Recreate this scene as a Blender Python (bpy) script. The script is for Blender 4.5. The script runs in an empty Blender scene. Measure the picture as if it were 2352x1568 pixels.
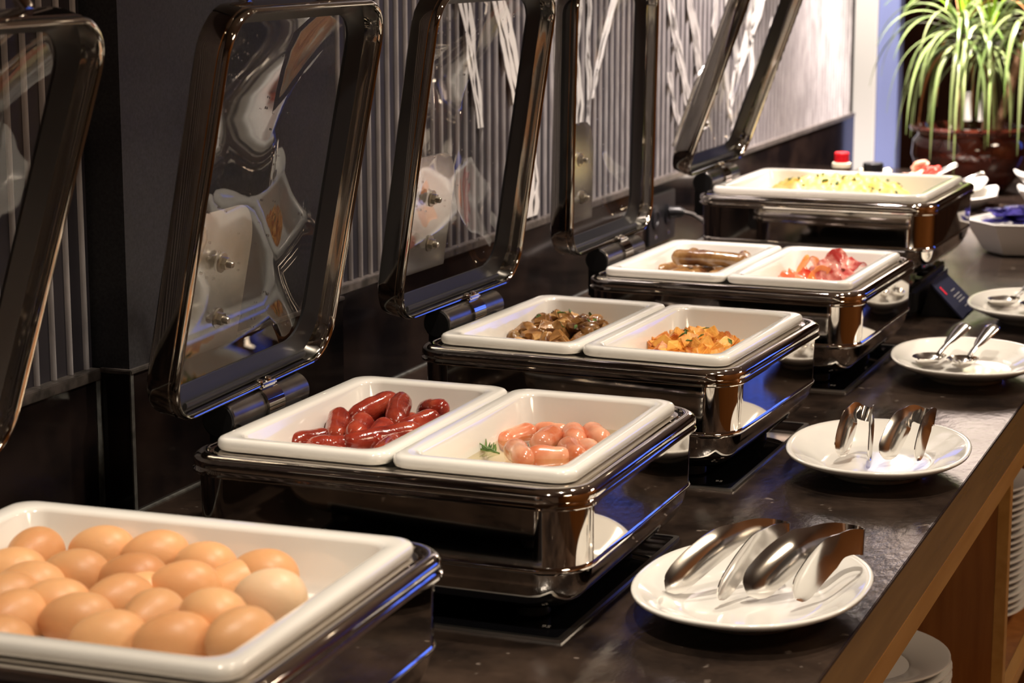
import bpy, bmesh, math, random
from mathutils import Vector, Matrix, Euler, noise
rnd = random.Random(7)
R = math.radians
PI = math.pi
S = bpy.context.scene
COL = S.collection

# ------------------------------------------------------------------ camera
cd = bpy.data.cameras.new('camera')
cam = bpy.data.objects.new('camera', cd)
COL.objects.link(cam)
cd.sensor_width = 36.0
cd.lens = 74.166
cd.clip_start = .05
_right = Vector((0.92973, 0.36826, -0.00089)).normalized()
_fwd = Vector((-0.36183, 0.91337, -0.18642)).normalized()
_up = _right.cross(_fwd).normalized()
_right = _fwd.cross(_up).normalized()
cam.matrix_world = Matrix(((_right.x, _up.x, -_fwd.x, .8022), (_right.y, _up.y, -_fwd.y, -1.8697),
                           (_right.z, _up.z, -_fwd.z, .6144), (0, 0, 0, 1)))
cd.dof.use_dof = True
cd.dof.focus_distance = 2.30
cd.dof.aperture_fstop = 10.0
S.camera = cam

# ------------------------------------------------------------------ world, exposure, lamps
S.view_settings.view_transform = 'Standard'
S.view_settings.look = 'None'
S.view_settings.gamma = 1
S.view_settings.use_curve_mapping = False
S.view_settings.exposure = 0.0
W = bpy.data.worlds.new('dusk_sky')
S.world = W
W.use_nodes = True
W.node_tree.nodes['Background'].inputs[0].default_value = (.10, .19, .95, 1)
W.node_tree.nodes['Background'].inputs[1].default_value = 2.6
CEIL = 1.75

def spot(name, loc, target, power, color, angle=70, blend=.6, radius=.03):
    l = bpy.data.lights.new(name, 'SPOT')
    l.energy = power
    l.color = color
    l.spot_size = R(angle)
    l.spot_blend = blend
    l.shadow_soft_size = radius
    o = bpy.data.objects.new(name, l)
    COL.objects.link(o)
    o.location = loc
    o.rotation_euler = (Vector(target) - Vector(loc)).to_track_quat('-Z', 'Y').to_euler()
    return o

def area(name, loc, target, power, color, sx, sy):
    l = bpy.data.lights.new(name, 'AREA')
    l.energy = power
    l.color = color
    l.shape = 'RECTANGLE'
    l.size = sx
    l.size_y = sy
    o = bpy.data.objects.new(name, l)
    COL.objects.link(o)
    o.location = loc
    o.rotation_euler = (Vector(target) - Vector(loc)).to_track_quat('-Z', 'Y').to_euler()
    return o

WARM = (1.0, .87, .72)
DOWN = [  # x, y, power, target x, target y, cone
    (.34, -1.0, 24, .10, -.62, 46), (.44, .06, 26, .16, -.02, 54), (.40, .80, 15, .12, .62, 70),
    (.36, 1.50, 15, .10, 1.25, 70), (.42, 2.10, 26, .06, 1.75, 62), (.40, 3.30, 26, .0, 3.1, 70)]
for i, (x, y, p, tx, ty, a) in enumerate(DOWN):
    spot('counter_spot', (x, y, CEIL - .06), (tx, ty, 0), p * 3.0, WARM, a)
for y, p, ty, tz in ((1.15, 46, 1.25, .35), (2.0, 120, 2.2, .35), (3.10, 300, 3.14, .2)):
    spot('wall_spot', (-.14, y, CEIL - .08), (-.44, ty, tz), p * 2.2, (1.0, .86, .80), 60, .8, .03)
spot('column_spot', (-.30, 3.35, CEIL - .06), (-.44, 4.0, .2), 230, (1, .88, .76), 44, .8, .03)
area('ceiling_panel_light', (2.0, -1.0, CEIL - .05), (2.0, -1.0, 0), 20, (1.0, .78, .55), .6, .6)
area('ceiling_panel_light', (2.2, 2.4, CEIL - .05), (2.2, 2.4, 0), 34, (1.0, .80, .60), .6, .6)

# ------------------------------------------------------------------ materials
def mat(name, col=(.5, .5, .5), rough=.5, metal=0., spec=.5, coat=0., emit=None, es=0., trans=0., ior=1.45, sss=0.):
    m = bpy.data.materials.new(name)
    m.use_nodes = True
    b = m.node_tree.nodes['Principled BSDF']
    b.inputs['Base Color'].default_value = (*col, 1)
    b.inputs['Roughness'].default_value = rough
    b.inputs['Metallic'].default_value = metal
    b.inputs['Specular IOR Level'].default_value = spec
    b.inputs['Coat Weight'].default_value = coat
    b.inputs['Coat Roughness'].default_value = .04
    b.inputs['Transmission Weight'].default_value = trans
    b.inputs['IOR'].default_value = ior
    if sss:
        b.inputs['Subsurface Weight'].default_value = sss
        b.inputs['Subsurface Radius'].default_value = (.01, .005, .003)
        b.inputs['Subsurface Scale'].default_value = .6
    if emit:
        b.inputs['Emission Color'].default_value = (*emit, 1)
        b.inputs['Emission Strength'].default_value = es
    return m

def nd(m, t, **k):
    n = m.node_tree.nodes.new(t)
    for a, v in k.items():
        if a in n.inputs:
            n.inputs[a].default_value = v
        else:
            setattr(n, a, v)
    return n

def lk(m, a, b):
    m.node_tree.links.new(a, b)

def noisy(m, scale=10, c1=(0, 0, 0), c2=(1, 1, 1), lo=.35, hi=.65, detail=4, bump=0., bscale=None, stretch=None, rand=0., mid=None, rough=None):
    """colour variation from object-space noise, optional bump and per-object variation"""
    b = m.node_tree.nodes['Principled BSDF']
    tc = nd(m, 'ShaderNodeTexCoord')
    src = tc.outputs['Object']
    if stretch:
        mp = nd(m, 'ShaderNodeMapping')
        mp.inputs['Scale'].default_value = stretch
        lk(m, src, mp.inputs[0])
        src = mp.outputs[0]
    oi = nd(m, 'ShaderNodeObjectInfo')
    n = nd(m, 'ShaderNodeTexNoise')
    n.noise_dimensions = '4D'
    n.inputs['Scale'].default_value = scale
    n.inputs['Detail'].default_value = detail
    mu = nd(m, 'ShaderNodeMath', operation='MULTIPLY')
    mu.inputs[1].default_value = 20
    lk(m, oi.outputs['Random'], mu.inputs[0])
    lk(m, mu.outputs[0], n.inputs['W'])
    lk(m, src, n.inputs['Vector'])
    cr = nd(m, 'ShaderNodeValToRGB')
    cr.color_ramp.elements[0].position = lo
    cr.color_ramp.elements[1].position = hi
    cr.color_ramp.elements[0].color = (*c1, 1)
    cr.color_ramp.elements[1].color = (*c2, 1)
    if mid:
        e = cr.color_ramp.elements.new((lo + hi) / 2)
        e.color = (*mid, 1)
    lk(m, n.outputs['Fac'], cr.inputs[0])
    out = cr.outputs[0]
    if rand:
        hs = nd(m, 'ShaderNodeHueSaturation')
        mr = nd(m, 'ShaderNodeMapRange')
        mr.inputs['To Min'].default_value = 1 - rand
        mr.inputs['To Max'].default_value = 1 + rand
        lk(m, oi.outputs['Random'], mr.inputs[0])
        lk(m, mr.outputs[0], hs.inputs['Value'])
        lk(m, out, hs.inputs['Color'])
        out = hs.outputs[0]
    lk(m, out, b.inputs['Base Color'])
    if bump:
        n2 = nd(m, 'ShaderNodeTexNoise')
        n2.inputs['Scale'].default_value = bscale or scale * 3
        n2.inputs['Detail'].default_value = 3
        lk(m, src, n2.inputs['Vector'])
        bp = nd(m, 'ShaderNodeBump')
        bp.inputs['Strength'].default_value = 1
        bp.inputs['Distance'].default_value = bump
        lk(m, n2.outputs['Fac'], bp.inputs['Height'])
        lk(m, bp.outputs[0], b.inputs['Normal'])
    if rough:
        mr = nd(m, 'ShaderNodeMapRange')
        mr.inputs['To Min'].default_value = rough[0]
        mr.inputs['To Max'].default_value = rough[1]
        lk(m, n.outputs['Fac'], mr.inputs[0])
        lk(m, mr.outputs[0], b.inputs['Roughness'])
    return m

def thin_glass(name, tint=(1, 1, 1), ior=1.5, rough=0., boost=1.0):
    m = bpy.data.materials.new(name)
    m.use_nodes = True
    nt = m.node_tree
    nt.nodes.clear()
    out = nt.nodes.new('ShaderNodeOutputMaterial')
    mix = nt.nodes.new('ShaderNodeMixShader')
    tr = nt.nodes.new('ShaderNodeBsdfTransparent')
    tr.inputs[0].default_value = (*tint, 1)
    gl = nt.nodes.new('ShaderNodeBsdfGlossy')
    gl.inputs['Roughness'].default_value = rough
    fr = nt.nodes.new('ShaderNodeLayerWeight')      # Schlick reflectance, the same from both sides of the sheet
    fr.inputs['Blend'].default_value = .5
    pw = nt.nodes.new('ShaderNodeMath')
    pw.operation = 'POWER'
    pw.inputs[1].default_value = 5
    f0 = ((ior - 1) / (ior + 1)) ** 2
    mu = nt.nodes.new('ShaderNodeMath')
    mu.operation = 'MULTIPLY_ADD'
    mu.use_clamp = True
    mu.inputs[1].default_value = (1 - f0) * boost
    mu.inputs[2].default_value = f0 * boost
    nt.links.new(fr.outputs['Facing'], pw.inputs[0])
    nt.links.new(pw.outputs[0], mu.inputs[0])
    nt.links.new(mu.outputs[0], mix.inputs[0])
    nt.links.new(tr.outputs[0], mix.inputs[1])
    nt.links.new(gl.outputs[0], mix.inputs[2])
    nt.links.new(mix.outputs[0], out.inputs[0])
    return m

M = {}
M['ceramic'] = mat('white_glazed_ceramic', (.86, .84, .79), .10, coat=.6)
M['chrome'] = mat('polished_steel', (.74, .70, .65), .045, 1.)
M['chrome_dark'] = mat('polished_steel_lid', (.52, .49, .44), .06, 1.)
M['satin'] = noisy(mat('satin_steel', (.6, .58, .55), .28, 1.), 30, (.55, .52, .48), (.66, .63, .6))
M['plate_steel'] = noisy(mat('bright_steel_plate', (.85, .83, .8), .22, 1.), 9, (.72, .70, .66), (.92, .90, .87), rough=(.12, .34), bump=.0006, bscale=14)
M['bolt'] = mat('bolt_steel', (.42, .38, .32), .3, 1.)
M['tong'] = noisy(mat('tong_steel', (.8, .79, .77), .14, 1.), 12, (.74, .72, .70), (.84, .83, .81), rough=(.08, .24))
M['black'] = mat('black_plastic', (.012, .012, .013), .35)
M['gasket'] = mat('black_rubber_seal', (.01, .01, .012), .4)
M['lid_glass'] = thin_glass('lid_glass', (.93, .94, .93), 1.52, 0., 1.9)
M['drop'] = mat('water_drop', (.9, .9, .9), .03, trans=1., ior=1.33)
M['window_glass'] = thin_glass('window_glass', (.95, .97, 1), 1.5, 0., 1.)
M['broth'] = thin_glass('clear_broth', (.94, .90, .72), 1.33, 0., 1.3)
M['hob'] = mat('black_hob_glass', (.004, .004, .005), .03, spec=.5)
M['hobtrim'] = mat('hob_steel_trim', (.45, .44, .42), .3, 1.)
M['print'] = mat('white_print', (.5, .5, .5), .5)
M['panel'] = noisy(mat('fluted_panel', (.03, .03, .035), .4), 3, (.024, .023, .031), (.036, .032, .038))
M['rib'] = noisy(mat('fluted_rib', (.5, .48, .48), .35), 150, (.30, .28, .285), (.56, .53, .54), .30, .70, stretch=(1, 1, .12))
M['stroke'] = mat('white_mural_paint', (.86, .83, .82), .5)
M['pillar'] = noisy(mat('dark_pillar', (.03, .03, .033), .5), 300, (.020, .020, .023), (.045, .045, .05), .3, .8)
M['column'] = mat('white_column', (.85, .84, .84), .5)
M['pale_blue'] = mat('blue_daylight_tint', (.30, .36, .72), .5)  # blue daylight painted in as the base colour
M['brownwall'] = noisy(mat('dark_brown_panel', (.08, .035, .02), .35), 3, (.05, .02, .012), (.10, .045, .025), stretch=(6, 6, .5))
M['plaster'] = mat('plaster', (.42, .34, .27), .8)
M['floor'] = noisy(mat('brown_floor_tile', (.09, .055, .035), .8, spec=.15), 4, (.06, .035, .025), (.14, .09, .06))
M['egg'] = noisy(mat('egg_shell', (.75, .42, .22), .42, sss=.15), 14, (.66, .31, .13), (.80, .46, .22), .3, .7, rand=.12, bump=.0002, bscale=500)
M['egg_pale'] = noisy(mat('pale_egg_shell', (.82, .58, .36), .42, sss=.15), 14, (.80, .54, .32), (.86, .64, .42), .3, .7, bump=.0002, bscale=500)
M['red_sausage'] = noisy(mat('red_sausage_skin', (.3, .04, .02), .16, coat=.7, sss=.1), 45, (.16, .012, .008), (.42, .075, .035), .3, .68, mid=(.30, .035, .018), rand=.2, bump=.0007, bscale=170)
M['sausage_end'] = noisy(mat('sausage_cut', (.5, .17, .12), .4), 90, (.42, .13, .09), (.58, .22, .15))
M['pale_sausage'] = noisy(mat('pale_sausage_skin', (.75, .3, .17), .22, coat=.4, sss=.2), 38, (.62, .17, .07), (.86, .46, .30), .35, .68, rand=.12)
M['brown_sausage'] = noisy(mat('herb_sausage_skin', (.3, .2, .09), .2, coat=.6), 50, (.12, .045, .018), (.38, .22, .09), .3, .7, mid=(.25, .13, .045), rand=.2, bump=.0004)
M['mushroom'] = noisy(mat('fried_mushroom', (.4, .25, .1), .22, coat=.5), 60, (.09, .032, .012), (.62, .38, .16), .36, .66, mid=(.32, .155, .05), rand=.4, bump=.0010)
M['potato'] = noisy(mat('fried_potato', (.8, .4, .08), .4, coat=.2, sss=.1), 75, (.50, .12, .015), (.92, .52, .12), .36, .68, mid=(.82, .38, .07), rand=.15, bump=.001, bscale=260)
M['scrambled'] = noisy(mat('scrambled_egg_curd', (.95, .75, .25), .35, coat=.2, sss=.2), 40, (.93, .66, .12), (.98, .86, .42), .3, .7)
M['herb'] = noisy(mat('green_herb', (.05, .12, .02), .5), 100, (.03, .07, .012), (.12, .22, .04), rand=.3)
M['bacon_red'] = noisy(mat('bacon_red_edge', (.6, .08, .03), .22, coat=.7), 35, (.50, .02, .012), (.80, .20, .08), .35, .62, rand=.1)
M['bacon_orange'] = noisy(mat('bacon_orange_rind', (.8, .3, .1), .22, coat=.7), 30, (.72, .14, .03), (.85, .34, .09), .35, .65)
M['bacon_pink'] = noisy(mat('bacon_pink_meat', (.6, .2, .17), .2, coat=.8), 60, (.38, .035, .03), (.78, .40, .32), .42, .66, rand=.1, bump=.001)
M['leaf'] = noisy(mat('strap_leaf', (.2, .36, .08), .28), 5, (.13, .24, .05), (.42, .50, .22), rand=.4)
M['leaf_lime'] = mat('young_leaf', (.36, .60, .04), .3)
M['leaf_dry'] = mat('dry_leaf', (.60, .26, .10), .45)
M['stem'] = noisy(mat('plant_stem', (.36, .2, .1), .7), 60, (.24, .12, .07), (.45, .27, .15), bump=.002)
M['soil'] = mat('soil', (.02, .014, .01), .9)
M['pot'] = noisy(mat('brown_glazed_pot', (.06, .012, .008), .08, coat=.8), 12, (.022, .005, .004), (.085, .018, .009))
M['wood'] = noisy(mat('cherry_wood', (.35, .12, .04), .35), 7, (.27, .095, .022), (.40, .16, .040), .3, .7, stretch=(9, 9, .7))
M['wood_edge'] = noisy(mat('light_wood_edge', (.6, .30, .12), .35), 7, (.50, .25, .06), (.62, .34, .10), .3, .7, stretch=(8, .7, 8))
M['fascia'] = noisy(mat('fascia_wood', (.30, .19, .07), .22), 6, (.27, .16, .055), (.37, .225, .08), .3, .7, stretch=(8, .7, 8))
M['gap'] = mat('dark_recess', (.02, .01, .006), .5)
M['blue_foil'] = noisy(mat('blue_foil_wrapper', (.05, .05, .4), .14, .5), 60, (.02, .02, .16), (.12, .10, .50))
M['navy'] = mat('navy_card', (.018, .020, .045), .7, spec=.2)
M['red'] = mat('red_print', (.85, .02, .05), .5)
M['redcap'] = mat('red_plastic_cap', (.75, .01, .02), .35)
M['glassjar'] = mat('bottle_glass', (.35, .2, .1), .08, trans=.6)
M['sauce'] = mat('dark_sauce_glass', (.06, .025, .008), .08)
M['pinkfood'] = noisy(mat('pink_slices', (.85, .4, .3), .4), 60, (.8, .3, .2), (.9, .65, .5))
M['berry'] = mat('red_berry', (.7, .05, .03), .25)
M['creamfood'] = mat('cream_slices', (.9, .82, .6), .45)

def granite():
    m = mat('dark_granite', (.03, .022, .018), .2, spec=.5)
    b = m.node_tree.nodes['Principled BSDF']
    tc = nd(m, 'ShaderNodeTexCoord')
    n = nd(m, 'ShaderNodeTexNoise', Scale=9., Detail=8.)
    n.inputs['Roughness'].default_value = .65
    lk(m, tc.outputs['Object'], n.inputs['Vector'])
    cr = nd(m, 'ShaderNodeValToRGB')
    cr.color_ramp.elements[0].position = .38
    cr.color_ramp.elements[0].color = (.010, .007, .006, 1)
    cr.color_ramp.elements[1].position = .72
    cr.color_ramp.elements[1].color = (.055, .036, .026, 1)
    lk(m, n.outputs['Fac'], cr.inputs[0])
    v = nd(m, 'ShaderNodeTexNoise', Scale=46., Detail=2.)
    lk(m, tc.outputs['Object'], v.inputs['Vector'])
    c2 = nd(m, 'ShaderNodeValToRGB')
    c2.color_ramp.elements[0].position = .70
    c2.color_ramp.elements[0].color = (0, 0, 0, 1)
    c2.color_ramp.elements[1].position = .76
    c2.color_ramp.elements[1].color = (1, 1, 1, 1)
    lk(m, v.outputs['Fac'], c2.inputs[0])
    mx = nd(m, 'ShaderNodeMixRGB')
    mx.inputs[2].default_value = (.16, .13, .11, 1)
    lk(m, c2.outputs[0], mx.inputs[0])
    lk(m, cr.outputs[0], mx.inputs[1])
    lk(m, mx.outputs[0], b.inputs['Base Color'])
    mr = nd(m, 'ShaderNodeMapRange')
    mr.inputs['To Min'].default_value = .10
    mr.inputs['To Max'].default_value = .26
    lk(m, n.outputs['Fac'], mr.inputs[0])
    lk(m, mr.outputs[0], b.inputs['Roughness'])
    mp = nd(m, 'ShaderNodeMapping')
    mp.inputs['Scale'].default_value = (1, .45, 1)
    lk(m, tc.outputs['Object'], mp.inputs[0])
    n3 = nd(m, 'ShaderNodeTexNoise', Scale=110., Detail=3.)
    lk(m, mp.outputs[0], n3.inputs['Vector'])
    bp = nd(m, 'ShaderNodeBump')
    bp.inputs['Strength'].default_value = 1
    bp.inputs['Distance'].default_value = .0005
    lk(m, n3.outputs['Fac'], bp.inputs['Height'])
    lk(m, bp.outputs[0], b.inputs['Normal'])
    return m
M['granite'] = granite()
M['granite_wall'] = noisy(mat('polished_black_granite', (.015, .011, .01), .09), 10, (.006, .005, .006), (.035, .022, .018), .4, .75, detail=8)
M['ledge'] = noisy(mat('granite_ledge', (.08, .07, .065), .3), 80, (.05, .045, .04), (.14, .12, .11))
M['grout'] = noisy(mat('grey_joint', (.10, .10, .09), .7), 90, (.06, .06, .055), (.14, .14, .13))

# ------------------------------------------------------------------ object helpers
def mesh(name, verts, faces, m, smooth=True, ang=35):
    me = bpy.data.meshes.new(name)
    me.from_pydata([tuple(v) for v in verts], [], faces)
    me.materials.append(M[m] if isinstance(m, str) else m)
    me.validate()
    bm = bmesh.new()
    bm.from_mesh(me)
    bmesh.ops.recalc_face_normals(bm, faces=bm.faces)
    bm.to_mesh(me)
    bm.free()
    if smooth:
        me.polygons.foreach_set('use_smooth', [True] * len(me.polygons))
        me.set_sharp_from_angle(angle=R(ang))
    return me

def put(name, me, parent=None, loc=(0, 0, 0), rot=(0, 0, 0)):
    o = bpy.data.objects.new(name, me)
    COL.objects.link(o)
    o.location = loc
    o.rotation_euler = rot
    if parent:
        o.parent = parent
    return o

def empty(name, loc=(0, 0, 0), rz=0.):
    o = bpy.data.objects.new(name, None)
    COL.objects.link(o)
    o.empty_display_size = .05
    o.location = loc
    o.rotation_euler = (0, 0, rz)
    return o

def tag(o, label, cat, group=None):
    o['label'] = label
    o['category'] = cat
    if group:
        o['group'] = group
    return o

def struct(o, label=None):
    o['kind'] = 'structure'
    if label:
        o['label'] = label
    return o

def copy_tree(o, parent=None):
    c = o.copy()
    COL.objects.link(c)
    if parent:
        c.parent = parent
    for ch in list(o.children):
        copy_tree(ch, c)
    return c

class G:
    """collects geometry"""
    def __init__(s):
        s.v = []
        s.f = []
    def add(s, v, f):
        k = len(s.v)
        s.v += [Vector(q) for q in v]
        s.f += [tuple(i + k for i in q) for q in f]
        return s
    def box(s, x0, x1, y0, y1, z0, z1, bev=0.):
        if bev <= 0:
            v = [(x, y, z) for z in (z0, z1) for y in (y0, y1) for x in (x0, x1)]
            return s.add(v, [(0, 2, 3, 1), (4, 5, 7, 6), (0, 1, 5, 4), (2, 6, 7, 3), (0, 4, 6, 2), (1, 3, 7, 5)])
        bm = bmesh.new()
        bmesh.ops.create_cube(bm, size=1)
        bmesh.ops.scale(bm, vec=(x1 - x0, y1 - y0, z1 - z0), verts=bm.verts)
        bmesh.ops.bevel(bm, geom=list(bm.edges), offset=bev, segments=2, affect='EDGES')
        bmesh.ops.translate(bm, vec=((x0 + x1) / 2, (y0 + y1) / 2, (z0 + z1) / 2), verts=bm.verts)
        bm.verts.index_update()
        s.add([v.co.copy() for v in bm.verts], [tuple(v.index for v in f.verts) for f in bm.faces])
        bm.free()
        return s
    def loft(s, rings, closed=False, cap0=False, cap1=False, cyc=True):
        n = len(rings[0])
        v = [q for r in rings for q in r]
        f = []
        m = len(rings)
        for i in range(m if closed else m - 1):
            a, b = i * n, ((i + 1) % m) * n
            for j in range(n if cyc else n - 1):
                k = (j + 1) % n
                f.append((a + j, a + k, b + k, b + j))
        if cap0:
            f.append(tuple(range(n)))
        if cap1:
            f.append(tuple(range((m - 1) * n, m * n)))
        return s.add(v, f)
    def tube(s, pts, r, n=10, caps=True, sq=1.):
        pts = [Vector(p) for p in pts]
        rr = r if hasattr(r, '__len__') else [r] * len(pts)
        rings = []
        ref = None
        for i, p in enumerate(pts):
            t = (pts[min(i + 1, len(pts) - 1)] - pts[max(i - 1, 0)]).normalized()
            if ref is None:
                ref = Vector((0, 0, 1)) if abs(t.z) < .9 else Vector((1, 0, 0))
            a = t.cross(ref).normalized()
            ref = a.cross(t).normalized()
            rings.append([p + (a * math.cos(2 * PI * k / n) + ref * math.sin(2 * PI * k / n) * sq) * rr[i] for k in range(n)])
        return s.loft(rings, cap0=caps, cap1=caps)
    def lathe(s, prof, n=32, c=(0, 0)):
        rings = [[(c[0] + r * math.cos(2 * PI * k / n), c[1] + r * math.sin(2 * PI * k / n), z) for k in range(n)] for r, z in prof]
        return s.loft(rings, cap0=prof[0][0] > 1e-6, cap1=prof[-1][0] > 1e-6)
    def xform(s, mtx):
        s.v = [mtx @ q for q in s.v]
        return s
    def mesh(s, name, m, smooth=True, ang=35):
        return mesh(name, s.v, s.f, m, smooth, ang)

def rr(hx, hy, r, z, n=7, cx=0., cy=0.):
    out = []
    r = min(r, hx, hy)
    for qx, qy, a0 in ((1, 1, 0), (-1, 1, 90), (-1, -1, 180), (1, -1, 270)):
        for i in range(n + 1):
            a = R(a0 + 90 * i / n)
            out.append(Vector((cx + qx * (hx - r) + r * math.cos(a), cy + qy * (hy - r) + r * math.sin(a), z)))
    return out

def sup(a, b, e, z, n=64):
    out = []
    for k in range(n):
        t = 2 * PI * k / n
        c, s_ = math.cos(t), math.sin(t)
        out.append(Vector((a * math.copysign(abs(c) ** (2 / e), c), b * math.copysign(abs(s_) ** (2 / e), s_), z)))
    return out

# ------------------------------------------------------------------ setting
FZ = -.90
XW = -.443
def sbox(name, m, *a, parent=None, bev=0., label=None):
    o = put(name, G().box(*a, bev=bev).mesh(name, m), parent)
    if not parent:
        struct(o, label)
    return o
sbox('floor', 'floor', -2.6, 4.2, -4.2, 6.3, FZ - .1, FZ)
sbox('ceiling', 'plaster', -2.6, 4.2, -4.2, 6.3, CEIL, CEIL + .1)
# left wall behind the counter: dark fluted panel and ribs
wl = sbox('wall_left', 'panel', XW - .20, XW - .012, -4.2, 3.79, FZ, CEIL, label='grey fluted wall panel behind the buffet counter')
rib_me = G().loft([[Vector((.0055 * math.sin(PI * k / 6) - .0005, -.0034 * math.cos(PI * k / 6), z)) for k in range(7)] for z in (.1585, 1.25)], cyc=False).mesh('rib', 'rib')
y = -1.42
while y < 3.77:
    if not (.055 < y < .575):
        put('rib', rib_me, wl, (XW - .012, y, 0))
    y += .0312
# white mural strokes (y, z, half width) as thin painted ribbons standing a hair in front of the ribs
STROKES = [
    [(1.19, .62, .03), (1.25, .50, .034), (1.30, .40, .030), (1.36, .30, .034), (1.38, .22, .036), (1.375, .165, .03)],
    [(1.02, .64, .02), (1.10, .52, .022), (1.13, .42, .018), (1.16, .33, .012)],
    [(1.58, .60, .022), (1.60, .50, .026), (1.585, .42, .018), (1.605, .33, .026), (1.59, .26, .018), (1.60, .19, .010)],
    [(1.88, .62, .012), (1.82, .54, .022), (1.76, .47, .018), (1.71, .40, .012), (1.68, .34, .006)],
    [(1.64, .58, .010), (1.66, .50, .014), (1.65, .43, .009), (1.66, .36, .011), (1.655, .28, .006)],
    [(2.10, .62, .018), (2.125, .52, .022), (2.17, .43, .024), (2.22, .36, .020), (2.26, .30, .026), (2.30, .25, .020), (2.34, .20, .010)],
    [(2.22, .62, .014), (2.26, .50, .022), (2.31, .42, .026), (2.35, .34, .022), (2.36, .27, .016)],
    [(2.13, .36, .012), (2.15, .32, .014), (2.18, .28, .014), (2.22, .24, .010), (2.25, .20, .006)],
    [(3.05, .66, .03), (2.90, .55, .045), (2.78, .46, .05), (2.70, .39, .04), (2.62, .32, .028), (2.58, .26, .012)],
    [(2.80, .60, .016), (2.74, .50, .022), (2.72, .42, .026), (2.75, .34, .018), (2.73, .28, .012)],
    [(2.60, .56, .012), (2.62, .48, .020), (2.60, .41, .022), (2.63, .34, .018), (2.60, .28, .012)],
    [(2.52, .60, .010), (2.53, .50, .014), (2.55, .42, .016), (2.54, .34, .014), (2.57, .26, .016), (2.60, .21, .010)],
    [(1.47, .66, .012), (1.49, .54, .014), (1.50, .44, .010), (1.52, .36, .006)],
    [(3.20, .62, .020), (3.08, .52, .024), (2.98, .44, .020), (2.90, .36, .010)],
    [(2.44, .62, .012), (2.46, .52, .014), (2.44, .44, .012), (2.47, .36, .006)],
    [(2.92, .44, .010), (2.89, .38, .016), (2.87, .32, .014), (2.86, .28, .008)],
]
def stroke(pl, i):
    pts = []
    for a, b in zip(pl, pl[1:]):
        for k in range(5):
            t = k / 5
            pts.append([a[j] * (1 - t) + b[j] * t for j in range(3)])
    pts.append(list(pl[-1]))
    g = G()
    for j, off in enumerate((-.66, 0, .66)):
        rings = []
        for k, (yy, zz, w) in enumerate(pts):
            wob = noise.noise(Vector((i * 3.1 + j, zz * 24, 0))) * .010
            w2 = w * max(.05, .26 + .34 * noise.noise(Vector((i * 7.7 + j * 2.3, zz * 30, 5))))
            c_ = yy + wob + off * w
            rings.append([Vector((x, c_ + q * w2, zz)) for x, q in ((XW - .0068, -1), (XW - .0058, -1), (XW - .0058, 1), (XW - .0068, 1))])
        g.loft(rings, cap0=True, cap1=True)
    return g
for i, pl in enumerate(STROKES):
    put('painted_branch', stroke(pl, i).mesh('painted_branch', 'stroke'), wl)['label'] = 'white branching brushstroke'
# granite upstand, ledge, pillar
up = sbox('wall_splashback', 'granite_wall', XW - .012, XW, -1.6, 3.79, 0, .1575, label='low polished black granite upstand along the wall')
put('ledge', G().box(XW - .013, XW + .002, -1.6, .058, .146, .1583, .001).mesh('ledge', 'ledge'), up)
put('ledge', G().box(XW - .013, XW + .002, .575, 3.79, .147, .1583, .001).mesh('ledge', 'ledge'), up)
pl = sbox('wall_pillar', 'pillar', XW - .02, -.408, .060, .572, .157, CEIL, label='dark plain pillar breaking the fluted wall')
put('granite_base', G().box(XW - .0, -.404, .056, .576, 0, .1575, .001).mesh('granite_base', 'granite_wall'), pl)
put('ledge', G().box(XW - .0, -.402, .054, .578, .1540, .1590, .001).mesh('ledge', 'ledge'), pl)
put('joint', G().box(XW, XW + .0012, .046, .0565, 0, .155).mesh('joint', 'grout'), pl)
put('joint', G().box(-.405, -.4032, .054, .0600, 0, .155).mesh('joint', 'grout'), pl)
sealm = G().box(-.404, -.400, .056, .576, 0, .0018).box(XW, XW + .004, .576, 3.79, 0, .0018).box(XW, XW + .004, -1.6, .056, 0, .0018)
put('sealant', sealm.mesh('sealant', 'grout'), up)
# back wall with two windows, right wall, front wall
WY = 6.0
WIN = [(-1.85, -1.05, .70, 1.62), (2.05, 3.1, .40, 1.62)]
bw = G().box(-2.6, WIN[0][0], WY, WY + .2, FZ, CEIL).box(WIN[0][1], WIN[1][0], WY, WY + .2, FZ, CEIL).box(WIN[1][1], 4.2, WY, WY + .2, FZ, CEIL)
for x0, x1, z0, z1 in WIN:
    bw.box(x0, x1, WY, WY + .2, FZ, z0).box(x0, x1, WY, WY + .2, z1, CEIL)
struct(put('wall_back', bw.mesh('wall_back', 'brownwall')), 'dark brown panelled wall far behind the plant')
for i, (x0, x1, z0, z1) in enumerate(WIN):
    fr = G().box(x0, x1, WY + .02, WY + .07, z0, z0 + .04).box(x0, x1, WY + .02, WY + .07, z1 - .04, z1)
    n = 2 if i == 0 else 4
    for k in range(n + 1):
        xx = x0 + (x1 - x0 - .04) * k / n
        fr.box(xx, xx + .04, WY + .02, WY + .07, z0 + .04, z1 - .04)
    w = struct(put('window_%d' % (i + 1), fr.mesh('window', 'chrome_dark')), 'metal framed window looking on a blue dusk sky')
    put('pane', G().box(x0 + .01, x1 - .01, WY + .04, WY + .043, z0 + .01, z1 - .01).mesh('pane', 'window_glass', False), w)
sbox('wall_right', 'wood', 3.2, 3.4, -4.2, 6.0, FZ, CEIL)
sbox('wall_far_left', 'plaster', -2.6, -2.5, 3.79, 6.0, FZ, CEIL)
sbox('wall_left_return', 'brownwall', -2.5, XW - .012, 3.70, 3.79, FZ, CEIL)
sbox('wall_front', 'plaster', -2.6, 4.2, -4.3, -4.2, FZ, CEIL)
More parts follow.
